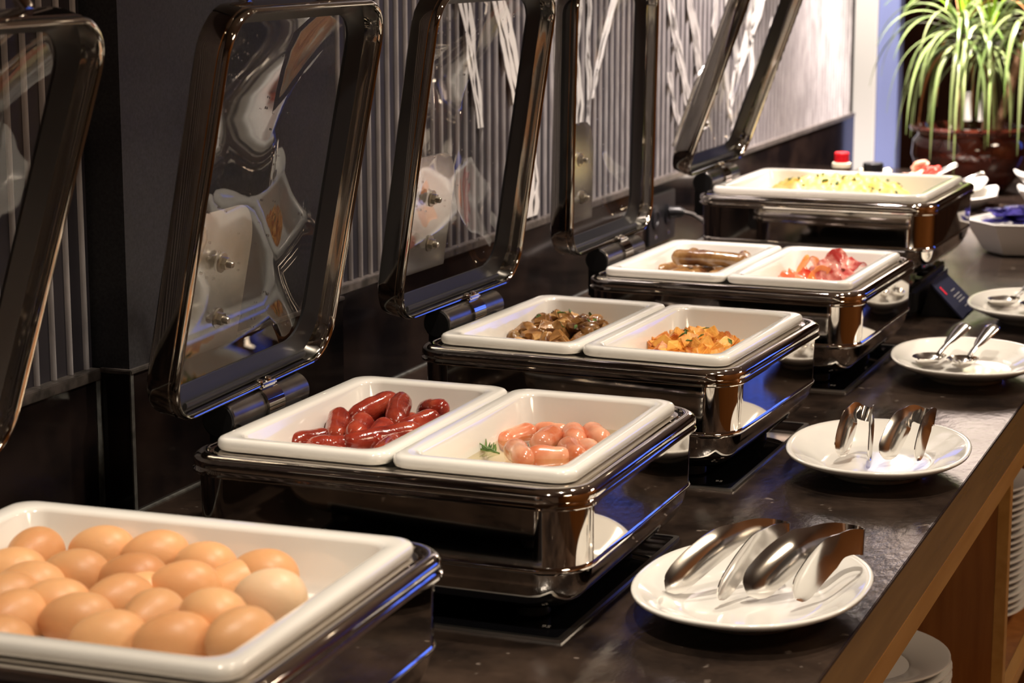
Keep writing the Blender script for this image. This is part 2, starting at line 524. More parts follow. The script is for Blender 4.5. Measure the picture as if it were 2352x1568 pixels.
sbox('pillar_white', 'column', -.492, -.428, 3.98, 4.06, FZ, CEIL, bev=.004, label='narrow cream white pilaster past the end of the fluted wall')
sbox('pillar_blue', 'pale_blue', -.427, -.369, 3.99, 4.06, FZ, CEIL, bev=.004, label='narrow door post coloured as if in blue daylight, beside the cream pilaster')  # blue window light on this post is put into its colour
# downlight fittings and the backlit panel on the far wall
M['lampglow'] = mat('lamp_face', (.9, .8, .7), .5, emit=(1, .8, .58), es=14)
ring = G().lathe([(.036, 0), (.036, -.012), (.05, -.014), (.052, -.004), (.052, 0)], 28).mesh('housing', 'satin')
disc = G().lathe([(.034, -.004), (.034, -.002)], 28).mesh('lamp_face', 'lampglow')
for i, (x, y, p, tx, ty, a) in enumerate(DOWN):
    e = tag(empty('ceiling_downlight', (x, y, CEIL)), 'round recessed downlight in the ceiling above the buffet counter', 'downlight', 'downlights above the counter')
    put('housing', ring, e)
    put('lamp_face', disc, e)
M['backlit'] = mat('backlit_shade', (.9, .8, .75), .6, emit=(1, .79, .68), es=5.0)
lp = tag(empty('backlit_wall_panel', (-.52, WY - .05, 1.30)), 'large backlit cream wall lamp on the far brown wall', 'wall lamp')
put('shade', G().box(-.36, .36, -.04, .03, -.34, .34, .02).mesh('shade', 'backlit'), lp)
put('frame', G().box(-.38, .38, .03, .05, -.36, .36, .004).mesh('frame', 'black'), lp)

# ------------------------------------------------------------------ counter
ct = tag(empty('buffet_counter', (0, 1.2, FZ)), 'long buffet counter with dark granite top and cherry wood front', 'counter')
XE = .417
def cb(name, m, x0, x1, y0, y1, z0, z1, bev=0., label=None):
    o = put(name, G().box(x0, x1, y0 - 1.2, y1 - 1.2, z0 - FZ, z1 - FZ, bev=bev).mesh(name, m), ct)
    if label:
        o['label'] = label
    return o
CY0, CY1 = -1.6, 3.9
cb('worktop', 'granite', XW, XE, CY0, CY1, -.0052, 0, .0008, 'dark mottled granite slab')
cb('underlay', 'gap', XW, XE - .024, CY0, CY1, -.030, -.0054)
cb('fascia', 'fascia', XE - .022, XE - .001, CY0, CY1, -.067, -.0055, .0006, 'brown wood strip')
cb('recess', 'gap', XE - .030, XE - .012, CY0, CY1, -.078, -.064, 0)
cb('rail', 'wood_edge', XE - .024, XE - .004, CY0, CY1, -.104, -.073, .0008, 'light orange wood rail')
cb('top_board', 'wood', XW + .05, XE - .024, CY0, CY1, -.104, -.080)
cb('back_board', 'wood', -.02, .0, CY0, CY1, FZ + .06, -.104)
for yy in (-1.60, -.30, .946, 2.20, 3.86):
    cb('divider', 'wood', 0, XE - .022, yy, yy + .024, FZ + .06, -.104)
    cb('divider_edge', 'wood_edge', XE - .022, XE - .006, yy - .001, yy + .025, FZ + .06, -.104, .0008, 'light wood edge')
cb('shelf', 'wood', 0, XE - .026, CY0, CY1, -.450, -.432)
cb('shelf_edge', 'wood_edge', XE - .026, XE - .010, CY0, CY1, -.452, -.430, .0008, 'light wood edge')
cb('plinth', 'gap', .02, XE - .06, CY0, CY1, FZ, FZ + .06)

# stacks of round plates under the counter
rp = [(.0, .004), (.060, .004), (.064, .0), (.070, .0), (.074, .006), (.105, .012), (.128, .020), (.1305, .0225), (.130, .0245), (.127, .0245), (.104, .0165), (.082, .0115), (.078, .0085), (.0, .008)]
rpm = G().lathe(rp, 56).mesh('round_plate', 'ceramic')
for k in range(13):
    z = -.432 + .0002 + k * .0105
    tag(put('round_plate', rpm, None, (.250 + rnd.uniform(-.0015, .0015), .70 + rnd.uniform(-.0015, .0015), z)),
        'topmost white round plate of the low stack under the counter' if k == 12 else 'white round plate in the low stack under the counter, left of the wood divider', 'plate', 'low plate stack')
for k in range(20):
    z = -.432 + .0002 + k * .0105
    tag(put('round_plate', rpm, None, (.252 + rnd.uniform(-.002, .002), 1.375 + rnd.uniform(-.002, .002), z)),
        'topmost white round plate of the tall stack behind the divider' if k == 19 else ('lowest white round plate of the tall stack' if k == 0 else 'white round plate in the tall stack under the counter, behind the wood divider'), 'plate', 'tall plate stack')

# ------------------------------------------------------------------ chafing dishes
def build_dish_meshes():
    T = {}
    prof = [(.1680, .1500, .020, .1335), (.1685, .1505, .020, .1375), (.186, .168, .025, .1385), (.1867, .1687, .026, .1362), (.1905, .1760, .031, .1362),
            (.1912, .1768, .032, .1398), (.1925, .178, .033, .1405), (.1962, .1860, .040, .1400), (.1995, .1900, .043, .1385),
            (.2020, .1925, .045, .1360), (.2026, .1930, .045, .1345), (.2026, .1930, .045, .1290), (.2005, .1909, .044, .1270),
            (.2010, .1914, .044, .1260), (.2032, .1936, .045, .1245), (.2032, .1936, .045, .1225), (.2005, .1905, .043, .1205), (.196, .186, .043, .1205), (.190, .178, .035, .131)]
    T['frame'] = G().loft([rr(a, b, r, z) for a, b, r, z in prof], closed=True).mesh('rim_frame', 'chrome', ang=50)
    body = [(.1915, .1815, .040, .120), (.1980, .1880, .043, .120), (.1972, .1872, .043, .068), (.1985, .1885, .043, .066), (.1988, .1888, .043, .0645), (.1985, .1885, .043, .063),
            (.1962, .1862, .043, .0605), (.1935, .1835, .042, .050), (.1885, .1785, .041, .038), (.1800, .1700, .040, .027), (.168, .158, .038, .019), (.150, .140, .035, .0145), (.10, .09, .03, .013)]
    T['body'] = G().loft([rr(a, b, r, z) for a, b, r, z in body], cap1=True).mesh('water_bath_body', 'chrome', ang=30)
    T['foot'] = G().lathe([(.014, .0028), (.016, .0045), (.016, .0135)], 20).mesh('foot', 'black')
    # lid ring, local: x = sideways (world -y .. +y), y = up the lid, z = towards the user
    HA, HB_, RA = .1875, .1985, .048
    lp_ = [(.018, -.0262), (.016, -.0300), (.006, -.0300), (.0012, -.0275), (0, -.023), (0, -.0092), (.0012, -.0084), (.0012, -.0074), (.0001, -.0066), (0, -.0038), (.0009, -.0012), (.0028, 0), (.0046, -.0006),
           (.0058, -.0024), (.0060, -.0056), (.0054, -.0080), (.0054, -.0150), (.0060, -.0205), (.0155, -.0245)]
    lp_ = [(i, c * 1.22) for i, c in lp_]
    T['lid_frame'] = G().loft([rr(HA - i, HB_ - i, max(RA - i, .01), c) for i, c in lp_], closed=True).mesh('lid_frame', 'chrome_dark', ang=40)
    rings = []
    for k in range(9):
        s = 1 - k / 8.5
        e = 1 - s * s
        rings.append(rr((HA - .0165) * s, (HB_ - .0165) * s, RA * s * (1 - .2 * e), -.0322 - .024 * math.sin(min(1, e) * PI / 2)))
    g = G().loft(rings, cap1=True)
    T['glass'] = g.mesh('glass', 'lid_glass', ang=60)
    T['seal'] = G().loft([rr(HA - i, HB_ - i, RA - .010, c) for i, c in ((.0056, -.0200), (.0064, -.0275), (.021, -.0335), (.021, -.0310), (.0110, -.0240))], closed=True).mesh('seal', 'gasket')
    # arched hinge plate behind the glass
    pts = []
    for k in range(9):
        a = PI / 2 * k / 8
        pts.append(Vector((.040 + .045 * math.cos(a), -.064 + .045 * math.sin(a), 0)))
    pts = pts + [Vector((-p.x, p.y, 0)) for p in pts[::-1]]
    pts = [Vector((.085, -.170, 0))] + pts + [Vector((-.085, -.170, 0))]
    T['hinge_plate'] = G().loft([pts, [p + Vector((0, 0, -.0025)) for p in pts]], cap0=True, cap1=True).mesh('hinge_plate', 'plate_steel')
    b = G().lathe([(.0, 0), (.0105, 0), (.0105, .0022), (.0068, .0024)], 20)
    b.loft([[Vector((.0068 * math.cos(PI * k / 3), .0068 * math.sin(PI * k / 3), z)) for k in range(6)] for z in (.002, .0075)], cap1=True)
    b.lathe([(.0038, .0075), (.0038, .012), (.003, .0135), (0, .014)], 14)
    T['bolt'] = b.mesh('bolt', 'bolt')
    hp = [Vector((-.10, .1975, -.028)), Vector((-.10, .205, -.040)), Vector((-.094, .222, -.050)), Vector((-.08, .230, -.054)), Vector((.08, .230, -.054)), Vector((.094, .222, -.050)), Vector((.10, .205, -.040)), Vector((.10, .1975, -.028))]
    dr = G()
    rq = random.Random(5)
    for k in range(170):
        u_, v_ = rq.uniform(-.9, .9), rq.uniform(-.95, .95)
        if rq.random() < .5:
            u_, v_ = rq.uniform(-.95, -.3), rq.uniform(.2, .95)
        q = max(abs(u_), abs(v_))
        cz = -.0322 - .024 * math.sin(min(1, 1 - q * q) * PI / 2) + .0006
        r_ = rq.uniform(.0005, .0014)
        c_ = Vector((u_ * (HA - .022), v_ * (HB_ - .022), cz))
        dr.loft([[c_ + Vector((r_ * a_ * math.cos(PI * j / 3), r_ * a_ * (1.3) * math.sin(PI * j / 3), r_ * h_)) for j in range(6)] for a_, h_ in ((1, 0), (.75, .5), (.2, .75))], cap1=True)
    T['drops'] = dr.mesh('droplets', 'drop', ang=180)
    T['handle'] = G().tube(hp, .006, 12).mesh('lid_handle', 'chrome')
    T['drip_rail'] = G().tube([(-.140, -.1885, -.013), (.140, -.1885, -.013)], .004, 10, sq=.6).mesh('drip_rail', 'black')
    # hinge barrel along y
    def ycyl(y0, y1, r, x=0, z=0, n=28):
        return G().loft([[Vector((x + rr_ * math.cos(2 * PI * k / n), yy, z + rr_ * math.sin(2 * PI * k / n))) for k in range(n)] for yy, rr_ in ((y0, r * .9), (y0 + .0015, r), (y1 - .0015, r), (y1, r * .9))], cap0=True, cap1=True)
    T['barrel'] = ycyl(-.072, .092, .0185).mesh('hinge_barrel', 'satin_dark')
    T['cap'] = ycyl(-.0745, -.0722, .0180).mesh('end_cap', 'black')
    cl = G()
    sec = []
    for yy in (-.004, .030):
        ring_ = []
        for k in range(12):
            a = R(-35 + 150 * k / 11)
            ring_.append(Vector((.0215 * math.cos(a), yy, .0215 * math.sin(a))))
        for k in range(11, -1, -1):
            a = R(-35 + 150 * k / 11)
            ring_.append(Vector((.0188 * math.cos(a), yy, .0188 * math.sin(a))))
        sec.append(ring_)
    cl.loft(sec, cap0=True, cap1=True)
    cl.box(-.004, .014, -.002, .028, .019, .0245, .002)
    T['clip'] = cl.mesh('hinge_clip', 'chrome')
    T['screw'] = G().lathe([(.0045, 0), (.0045, .0012), (.0032, .0028), (0, .0034)], 14).mesh('screw', 'chrome')
    T['support'] = G().box(-.020, .030, -.060, .080, -.060, -.008, .004).mesh('hinge_support', 'black')
    return T
M['satin_dark'] = noisy(mat('dark_satin_steel', (.30, .28, .27), .25, 1.), 30, (.26, .24, .23), (.36, .34, .33))
T = build_dish_meshes()

def pan_mesh(hx, hy, name):
    ex = 0.
    pr = [(hx - .030, hy - .030, .020, .0935), (hx - .022, hy - .022, .022, .096), (hx - .0165, hy - .0165, .020, .1385), (hx - .004, hy - .004, .017, .1385), (hx - .0012, hy - .0012, .018, .1400), (hx, hy, .0185, .1435),
          (hx - .0004, hy - .0004, .0185, .1478), (hx - .0022, hy - .0022, .018, .1502), (hx - .005, hy - .005, .018, .1512), (hx - .0155, hy - .0155, .018, .1506), (hx - .0185, hy - .0185, .0185, .1493),
          (hx - .0200, hy - .0200, .019, .1465), (hx - .0235, hy - .0235, .021, .118), (hx - .0265, hy - .0265, .022, .1095), (hx - .032, hy - .032, .022, .1060), (hx - .042, hy - .042, .02, .1050)]
    return G().loft([rr(a, b, r, z) for a, b, r, z in pr], cap0=True, cap1=True).mesh(name, 'ceramic', ang=60)
PAN_H = pan_mesh(.0905, .1625, 'food_pan')
PAN_F = pan_mesh(.1825, .1625, 'food_pan')

def make_dish():
    d = empty('chafing_dish')
    put('water_bath_body', T['body'], d)
    put('rim_frame', T['frame'], d)
    for sx in (-1, 1):
        for sy in (-1, 1):
            put('foot', T['foot'], d, (sx * .13, sy * .12, 0))
    b = put('hinge_barrel', T['barrel'], d, (-.224, .0, .146))
    put('end_cap', T['cap'], b)
    c = put('hinge_clip', T['clip'], d, (-.224, .0, .146))
    put('screw', T['screw'], c, (.005, .004, .0245))
    put('screw', T['screw'], c, (.005, .022, .0245))
    put('hinge_support', T['support'], d, (-.224, .0, .146))
    lf = put('lid_frame', T['lid_frame'], d)
    put('glass', T['glass'], lf)
    put('seal', T['seal'], lf)
    put('droplets', T['drops'], lf)['kind'] = 'stuff'
    put('hinge_plate', T['hinge_plate'], lf, (-.022, 0, -.0600))
    for yy in (-.073, -.130):
        put('bolt', T['bolt'], lf, (-.016, yy, -.0545 if yy > -.12 else -.0500))
    put('lid_handle', T['handle'], lf)
    put('drip_rail', T['drip_rail'], lf)
    return d
LIDC = [0.]
def set_lid(d, tilt, zb, xb, yo, yaw=0.):
    """lid frame: bottom front edge at (xb, zb), leaning tilt degrees to +x"""
    lf = [c for c in d.children if c.name.startswith('lid_frame')][0]
    t = R(tilt)
    up_ = Vector((math.sin(t), 0, math.cos(t)))
    nn = Vector((math.cos(t), 0, -math.sin(t)))
    side = up_.cross(nn).normalized()      # local x -> world: up x normal
    m3 = Matrix(((side.x, up_.x, nn.x), (side.y, up_.y, nn.y), (side.z, up_.z, nn.z)))
    lf.rotation_euler = (Matrix.Rotation(yaw, 3, 'Z') @ m3).to_euler()
    lf.location = Vector((xb, yo, zb)) + up_ * .1985
    return lf
DISH = [  # dx, y, z, rz, lid tilt, lid bottom z, lid bottom x, lid y offset
    (-.0346, -.5685, 0, .0351, 17.5, .176, -.210, .004, 'stainless chafing dish nearest the camera, holding the tray of boiled eggs, lid open'),
    (0, 0, 0, .0019, 11.0, .164, -.213, -.008, 'stainless chafing dish holding red sausages and pale sausages in water, lid open'),
    (-.0103, .5642, 0, -.0379, 8.6, .164, -.219, -.008, 'stainless chafing dish holding mushrooms and fried potatoes, lid open'),
    (-.0003, 1.1374, 0, -.0229, 1.2, .164, -.220, -.008, 'stainless chafing dish holding grilled sausages and bacon, lid straight up'),
    (-.0074, 1.7104, .0565, -.0206, 19.6, .164, -.220, -.008, 'stainless chafing dish holding scrambled eggs, farthest and raised, lid leaning forward')]
proto = make_dish()
dishes = []
for i, (dx, y, z, rz, tilt, zb, xb, yo, lab) in enumerate(DISH):
    d = proto if i == 0 else copy_tree(proto)
    dishes.append(d)
for d, (dx, y, z, rz, tilt, zb, xb, yo, lab) in zip(dishes, DISH):
    d.location = (dx, y, z + .0002)
    d.rotation_euler = (0, 0, rz)
    set_lid(d, tilt, zb, xb, yo, .055 if y == 0 else (.02 if y > 0 else 0))
    tag(d, lab, 'chafing dish', 'chafing dishes in a row on the counter')

def D(i, p, dz=0.):
    """dish-local point to world"""
    dx, y, z, rz = DISH[i][:4]
    c, s = math.cos(rz), math.sin(rz)
    return Vector((dx + c * p[0] - s * p[1], y + s * p[0] + c * p[1], z + p[2] + dz))

PANS = [(0, 0, PAN_F, 'large white ceramic tray full of brown boiled eggs'),
        (1, -.092, PAN_H, 'white ceramic pan of shiny red sausages'), (1, .092, PAN_H, 'white ceramic pan of pale sausages in herb water'),
        (2, -.092, PAN_H, 'white ceramic pan of fried mushrooms'), (2, .092, PAN_H, 'white ceramic pan of fried potato cubes'),
        (3, -.092, PAN_H, 'white ceramic pan of grilled brown sausages'), (3, .092, PAN_H, 'white ceramic pan of bacon slices'),
        (4, 0, PAN_F, 'large white ceramic tray of scrambled eggs')]
for i, px, me, lab in PANS:
    p = D(i, (px, 0, 0), .0003)
    tag(put('food_pan', me, None, p, (0, 0, DISH[i][3])), lab, 'pan', 'white ceramic food pans')

# hobs set in the worktop; the far one is a raised portable unit
hobtop = G().box(-.177, .177, -.177, .177, 0, .0022, .0004).mesh('glass_top', 'hob')
hobtrim = G().loft([rr(a, a, .004, z, 2) for a, z in ((.176, .0), (.176, .0028), (.1808, .0028), (.1812, .0))], closed=True).mesh('steel_trim', 'hobtrim')
def text_mesh(s, size, m, ext=.0001, name='marking'):
    c = bpy.data.curves.new(name, 'FONT')
    c.body = s
    c.size = size
    c.extrude = ext
    c.resolution_u = 3
    o = bpy.data.objects.new('tmp', c)
    COL.objects.link(o)
    dg = bpy.context.evaluated_depsgraph_get()
    me = bpy.data.meshes.new_from_object(o.evaluated_get(dg))
    COL.objects.unlink(o)
    bpy.data.objects.remove(o)
    me.name = name
    me.materials.clear()
    me.materials.append(M[m])
    return me
mk = text_mesh('95', .009, 'print')
HL = ['under the egg tray dish', 'under the red sausage dish', 'under the mushroom and potato dish', 'under the bacon dish']
for i in range(4):
    dx, y, z, rz = DISH[i][:4]
    h = tag(empty('induction_hob', (0, y - .004, .0001)), 'black glass induction hob with thin steel trim ' + HL[i], 'hob', 'induction hobs set in the worktop')
    put('glass_top', hobtop, h)
    put('steel_trim', hobtrim, h)
    put('marking', mk, h, (.150, -.150, .0024))
h = tag(empty('hob_box', (-.0074, 1.7104, 0)), 'raised black portable hob under the scrambled egg dish', 'hob')
put('casing', G().box(-.165, .165, -.155, .155, .006, .050, .006).mesh('casing', 'black'), h)
put('glass_top', G().box(-.160, .160, -.150, .150, .0500, .0560, .002).mesh('glass_top', 'hob'), h)
for sx in (-1, 1):
    for sy in (-1, 1):
        put('foot', G().lathe([(.012, 0), (.012, .007)], 16, (sx * .13, sy * .12)).mesh('foot', 'black'), h)

# ------------------------------------------------------------------ food
def egg_mesh(L=.0575, Wd=.0435):
    prof = []
    n = 22
    for k in range(n + 1):
        t = PI * k / n
        z = -math.cos(t) * L / 2
        r = Wd / 2 * math.sin(t) * (1 - .13 * math.cos(t) * -1 * -1) ** 1
        prof.append((max(r, 0), z))
    return G().lathe(prof, 32)
EGM = egg_mesh().mesh('egg', 'egg', ang=180)
EGP = egg_mesh(.056, .0445).mesh('egg', 'egg_pale', ang=180)
EGGS = [(-0.1274, 0.0932, 0.1230, 90, 0), (-0.0800, 0.1192, 0.1230, 10, 0), (-0.0316, 0.1208, 0.1230, 35, 0), (0.0208, 0.1060, 0.1230, -10, 0), (0.0770, 0.0961, 0.1250, 5, 0), (-0.0631, 0.0499, 0.1240, 10, 0), (-0.0150, 0.0554, 0.1240, 15, 0), (-0.1181, 0.0459, 0.1210, 25, 0), (0.0370, 0.0416, 0.1270, 20, 0), (0.1251, 0.0102, 0.1380, 10, 1), (-0.0806, 0.0128, 0.1230, 15, 0), (0.0050, -0.0014, 0.1250, 60, 0), (0.1046, -0.0411, 0.1370, -15, 0), (-0.0365, -0.0234, 0.1240, 25, 0), (0.0526, -0.0358, 0.1280, 85, 0), (-0.0845, -0.0149, 0.1210, 50, 0), (-0.0042, -0.0449, 0.1230, 20, 0), (-0.0526, -0.0538, 0.1220, 70, 0), (0.0416, -0.0793, 0.1250, 30, 0), (0.0947, -0.0813, 0.1300, 30, 0), (0.1414, -0.0712, 0.1350, 70, 0), (-.035, -.105, .121, 20, 0), (-.09, -.1, .121, 10, 0), (.060, .080, .118, 60, 0), (.005, .030, .117, 60, 0)]
EL = ['round brown egg at the left end of the back row of the egg tray', 'big brown egg lying lengthwise, second from left in the back row', 'pale orange egg, third from left in the back row', 'orange-brown egg, fourth from left in the back row',
      'dark brown egg at the right end of the back row, behind the palest egg', 'pinkish brown egg in the second row, between the two leftmost back eggs', 'orange egg in the middle of the second row', 'light egg touching the left picture edge in the second row',
      'pinkish egg lying crosswise in front of the fourth back egg', 'palest cream egg, at the right end of the egg tray', 'brown egg at the left of the third row', 'small upright pale egg in the middle of the tray', 'largest orange egg, left of and in front of the palest egg',
      'broad brown egg left of the small upright egg', 'reddish round egg left of the largest orange egg', 'brown egg cut by the left picture edge in the third row', 'pale pinkish egg near the front rim, left of the reddish egg', 'orange egg near the front rim at the far left of the tray',
      'pale egg peeping low over the front rim, left of the reddish egg', 'orange egg cut by the front rim below the reddish egg', 'egg at the front rim farthest to the right']
for k, (x, y, z, a, pale) in enumerate(EGGS):
    p = D(0, (x, y, z + .003))
    o = put('egg', EGP if pale else EGM, None, p, (R(90), R(rnd.uniform(-12, 12)), R(a + 90)))
    tag(o, EL[k] if k < len(EL) else 'brown egg low behind the front rim of the egg tray', 'egg', 'boiled eggs')

def sausage_mesh(p0, p1, r, bend=(0, 0, 0), wr=.06, seed=0, tips=True):
    p0, p1, bend = Vector(p0), Vector(p1), Vector(bend)
    n = 18
    L = (p1 - p0).length + 2 * r
    d = (p1 - p0).normalized()
    a0, a1 = p0 - d * r, p1 + d * r
    pts, rad = [], []
    for k in range(n + 1):
        t = k / n
        t = .5 - .5 * math.cos(PI * t)
        p = a0.lerp(a1, t) + bend * (4 * t * (1 - t))
        e = min(t, 1 - t) * L
        rr_ = r * math.sqrt(max(0, 1 - max(0, 1 - e / (r * 1.1)) ** 2))
        rr_ *= 1 + wr * noise.noise(Vector((seed * 3.3, t * 5, 1)))
        pts.append(p)
        rad.append(max(rr_, r * .07))
    g = G().tube(pts, rad, 18)
    for q in range(len(g.v)):
        v = g.v[q]
        g.v[q] = v + Vector((noise.noise(v * 70), noise.noise(v * 70 + Vector((9, 0, 0))), noise.noise(v * 70 + Vector((0, 9, 0))))) * r * .10
    return g
def sausages(lst, di, r, m, name, labels, group, cat='sausage'):
    for k, it in enumerate(lst):
        p0, p1 = it[0], it[1]
        rad = it[2] if len(it) > 2 and it[2] else r
        bend = it[3] if len(it) > 3 else (0, 0, 0)
        w0, w1 = D(di, p0), D(di, p1)
        c = (w0 + w1) / 2
        g = sausage_mesh(w0 - c, w1 - c, rad, bend, .08, k + di * 17)
        tag(put(name, g.mesh(name, m, ang=180), None, c), labels[k] if isinstance(labels, list) else labels, cat, group)
RED = [((-.160, -.030, .1180), (-.146, -.001, .118)), ((-.1462, .040, .131), (-.1323, .004, .120)), ((-.118, .0934, .136), (-.1335, .0541, .129), .0128, (.004, 0, .004)),
       ((-.1000, .0940, .137), (-.0835, .0462, .127), .0126, (-.002, 0, .003)), ((-.0570, .0939, .136), (-.078, .1100, .128), .0125), ((-.1159, .032, .129), (-.1085, .002, .124), .0128),
       ((-.0905, .0300, .127), (-.0862, -.003, .121), .0118), ((-.0600, .0768, .129), (-.073, .0433, .124), .0118), ((-.0589, .0260, .127), (-.1032, -.0175, .121), .0115), ((-.1350, -.034, .118), (-.1130, -.0206, .118)),
       ((-.150, .065, .1175), (-.120, .085, .1175)), ((-.070, .010, .1175), (-.060, -.04, .1175)), ((-.104, .062, .1175), (-.092, .1, .1175)), ((-.140, -.070, .1175), (-.1, -.06, .1175))]
RL = ['shiny red sausage at the left end of the red sausage pile', 'upright red sausage with a knotted tip, second from the left of the pile', 'plump bent red sausage at the top middle of the pile',
      'tall dark red sausage leaning at the back right of the pile', 'red sausage with round blistered end, farthest right in the pan', 'smooth lighter red sausage in the middle of the pile',
      'short red sausage in front of the tall dark one', 'red sausage wedged below the farthest right one', 'long red sausage lying across the front of the pile', 'red sausage low at the front near the pan rim'] + ['red sausage buried at the bottom of the pile'] * 4
sausages(RED, 1, .0120, 'red_sausage', 'red_sausage', RL, 'red sausages')
PALE = [((.0309, .0619, .1165), (.0400, .100, .1185), .0105, (-.002, 0, 0)), ((.048, .118, .1160), (.068, .122, .116), .0105), ((.0720, .0576, .1180), (.0720, .0884, .119), .0125, (-.003, .0, 0)),
        ((.0857, .1081, .119), (.0976, .0824, .118), .0125), ((.1031, .1182, .119), (.1203, .0957, .118), .0122), ((.0584, .0130, .120), (.0793, -.0153, .119), .0115, (0, .002, .002)),
        ((.0852, .0015, .120), (.1074, .0115, .119), .0112), ((.1005, .0502, .119), (.1196, .0202, .118), .0120, (.002, 0, 0)), ((.118, .06, .1165), (.138, .035, .1165))]
PLB = ['pale pink sausage with a split end, left in the water', 'pale sausage lying crosswise at the back of the water', 'plump bean-shaped sausage in the middle of the water', 'pale orange sausage behind the middle one',
       'pale sausage at the right back of the water', 'white and pink sausage near the front beside the rosemary', 'dark orange sausage lying across the front of the water', 'pale sausage at the front right of the water', 'pale sausage half hidden by the right rim of the water pan']
sausages(PALE, 1, .0115, 'pale_sausage', 'pale_sausage', PLB, 'pale sausages in water')
BRN = [((-.131, .0350, .141), (-.040, .0499, .138), .0125, (0, .002, .002)), ((-.160, .030, .118), (-.150, .075, .118)), ((-.143, .072, .117), (-.115, .082, .117)), ((-.128, -.02, .118), (-.118, .040, .118)),
       ((-.1026, .005, .1175), (-.090, .06, .1175)), ((-.1304, .105, .136), (-.1108, .088, .130)), ((-.050, .106, .136), (-.040, .075, .132)), ((-.070, .01, .1175), (-.055, .06, .1175)), ((-.09, .1, .1185), (-.06, .09, .1185))]
BL = ['long grilled brown sausage lying on top of the pile', 'brown sausage at the left of the sausage pile', 'brown sausage tucked under the long one at the left', 'brown sausage end showing at the front of the pile',
      'brown sausage under the middle of the long one', 'brown sausage end sticking up behind the long one at the left', 'brown sausage end sticking up behind the right end of the long one', 'brown sausage under the right half of the long one', 'brown sausage at the back bottom of the pile']
sausages(BRN, 3, .0115, 'brown_sausage', 'brown_sausage', BL, 'grilled brown sausages')

# broth and herbs in the pale sausage pan
br = G().loft([rr(.0668, .1388, .021, .1195), rr(.0005, .0005, .0002, .1195)], cap1=True).mesh('broth', 'broth')
tag(put('broth', br, None, D(1, (.092, 0, 0)), (0, 0, DISH[1][3])), 'clear cooking water around the pale sausages', 'broth')
def rosemary(di, base, ang, L, seed):
    g = G()
    rn = random.Random(seed)
    c = D(di, base)
    d = Vector((math.cos(ang), math.sin(ang), 0))
    g.tube([d * 0, d * L * .5 + Vector((0, 0, .001)), d * L], .0008, 6)
    for k in range(26):
        t = (k + .5) / 26
        p = d * L * t
        a = ang + rn.choice((-1, 1)) * rn.uniform(.5, 1.0)
        q = p + Vector((math.cos(a), math.sin(a), rn.uniform(0, .6))) * rn.uniform(.009, .014)
        g.tube([p, (p + q) / 2, q], [.0007, .0011, .0003], 5)
    return g, c
for k, (b, a, L) in enumerate((((.048, .0, .1200), 2.6, .045), ((.045, .055, .1120), .2, .05))):
    g, c = rosemary(1, b, a, L, k)
    tag(put('rosemary_sprig', g.mesh('rosemary_sprig', 'herb'), None, c), ['green rosemary sprig floating at the front of the pale sausage water', 'rosemary sprig sunk between the pale sausages'][k], 'herb', 'rosemary sprigs')

# mushrooms
def blob(kind, s, seed):
    rn = random.Random(seed)
    if kind == 'slice':      # half-moon mushroom slice with a stalk
        pts = []
        for k in range(11):
            a = PI * k / 10
            pts.append(Vector((math.cos(a), math.sin(a) * .85, 0)))
        pts += [Vector((-.75, -.22, 0)), Vector((-.28, -.12, 0)), Vector((-.24, -.75, 0)), Vector((.24, -.75, 0)), Vector((.28, -.12, 0)), Vector((.75, -.22, 0))]
        g = G().loft([[p * .86 + Vector((0, 0, -.26)) for p in pts], [p + Vector((0, 0, -.16)) for p in pts], [p + Vector((0, 0, .16)) for p in pts], [p * .86 + Vector((0, 0, .26)) for p in pts]], cap0=True, cap1=True)
    elif kind == 'cap':
        g = G().lathe([(0, -.35), (.45, -.33), (.86, -.25), (1.0, -.05), (.92, .28), (.62, .55), (.3, .66), (0, .7)], 14)
    elif kind == 'chunk':
        g = G().box(-.8, .8, -.6, .6, -.5, .5, .16)
    else:
        g = G().box(-.8, .8, -.75, .75, -.7, .7, .13)
    out = []
    for v in g.v:
        out.append((v + Vector((noise.noise(v * 1.1 + Vector((seed, 0, 0))), noise.noise(v * 1.1 + Vector((0, seed, 0))), noise.noise(v * 1.1 + Vector((0, 0, seed))))) * .38) * s)
    g.v = out
    return g
def heap(name, meshes, n, di, cx, cy, ax, ay, z0, h, lab, cat, group, seed, smin=.85, smax=1.2, flat=.0):
    rn = random.Random(seed)
    pts = []
    tries = 0
    while len(pts) < n and tries < 20000:
        tries += 1
        u, v = rn.uniform(-1, 1), rn.uniform(-1, 1)
        rr2 = u * u + v * v
        if rr2 > 1:
            continue
        top = z0 + h * (1 - rr2) ** .8
        z = rn.uniform(z0, top) if rn.random() < .35 else top
        p = Vector((cx + u * ax, cy + v * ay, z))
        mind = .0135 * (1 - tries / 30000)
        if all((p - q).length > mind for q in pts):
            pts.append(p)
    for p in pts:
        me = rn.choice(meshes)
        o = put(name, me, None, D(di, p), (rn.uniform(-.9, .9), rn.uniform(-.9, .9), rn.uniform(0, 6.3)))
        s = rn.uniform(smin, smax)
        o.scale = (s, s, s)
        tag(o, lab, cat, group)
MU = [blob('slice', .0125, s).mesh('mushroom_piece', 'mushroom', ang=40) for s in range(4)] + [blob('cap', .011, 9).mesh('mushroom_piece', 'mushroom', ang=60), blob('cap', .0095, 12).mesh('mushroom_piece', 'mushroom', ang=60)] + [blob('chunk', .0105, s).mesh('mushroom_piece', 'mushroom', ang=40) for s in (21, 22, 23)]
heap('mushroom_piece', MU, 88, 2, -.104, .048, .064, .082, .1125, .026, 'glossy fried mushroom piece in the mushroom heap', 'mushroom', 'fried mushroom pieces', 3, 1.0, 1.5)
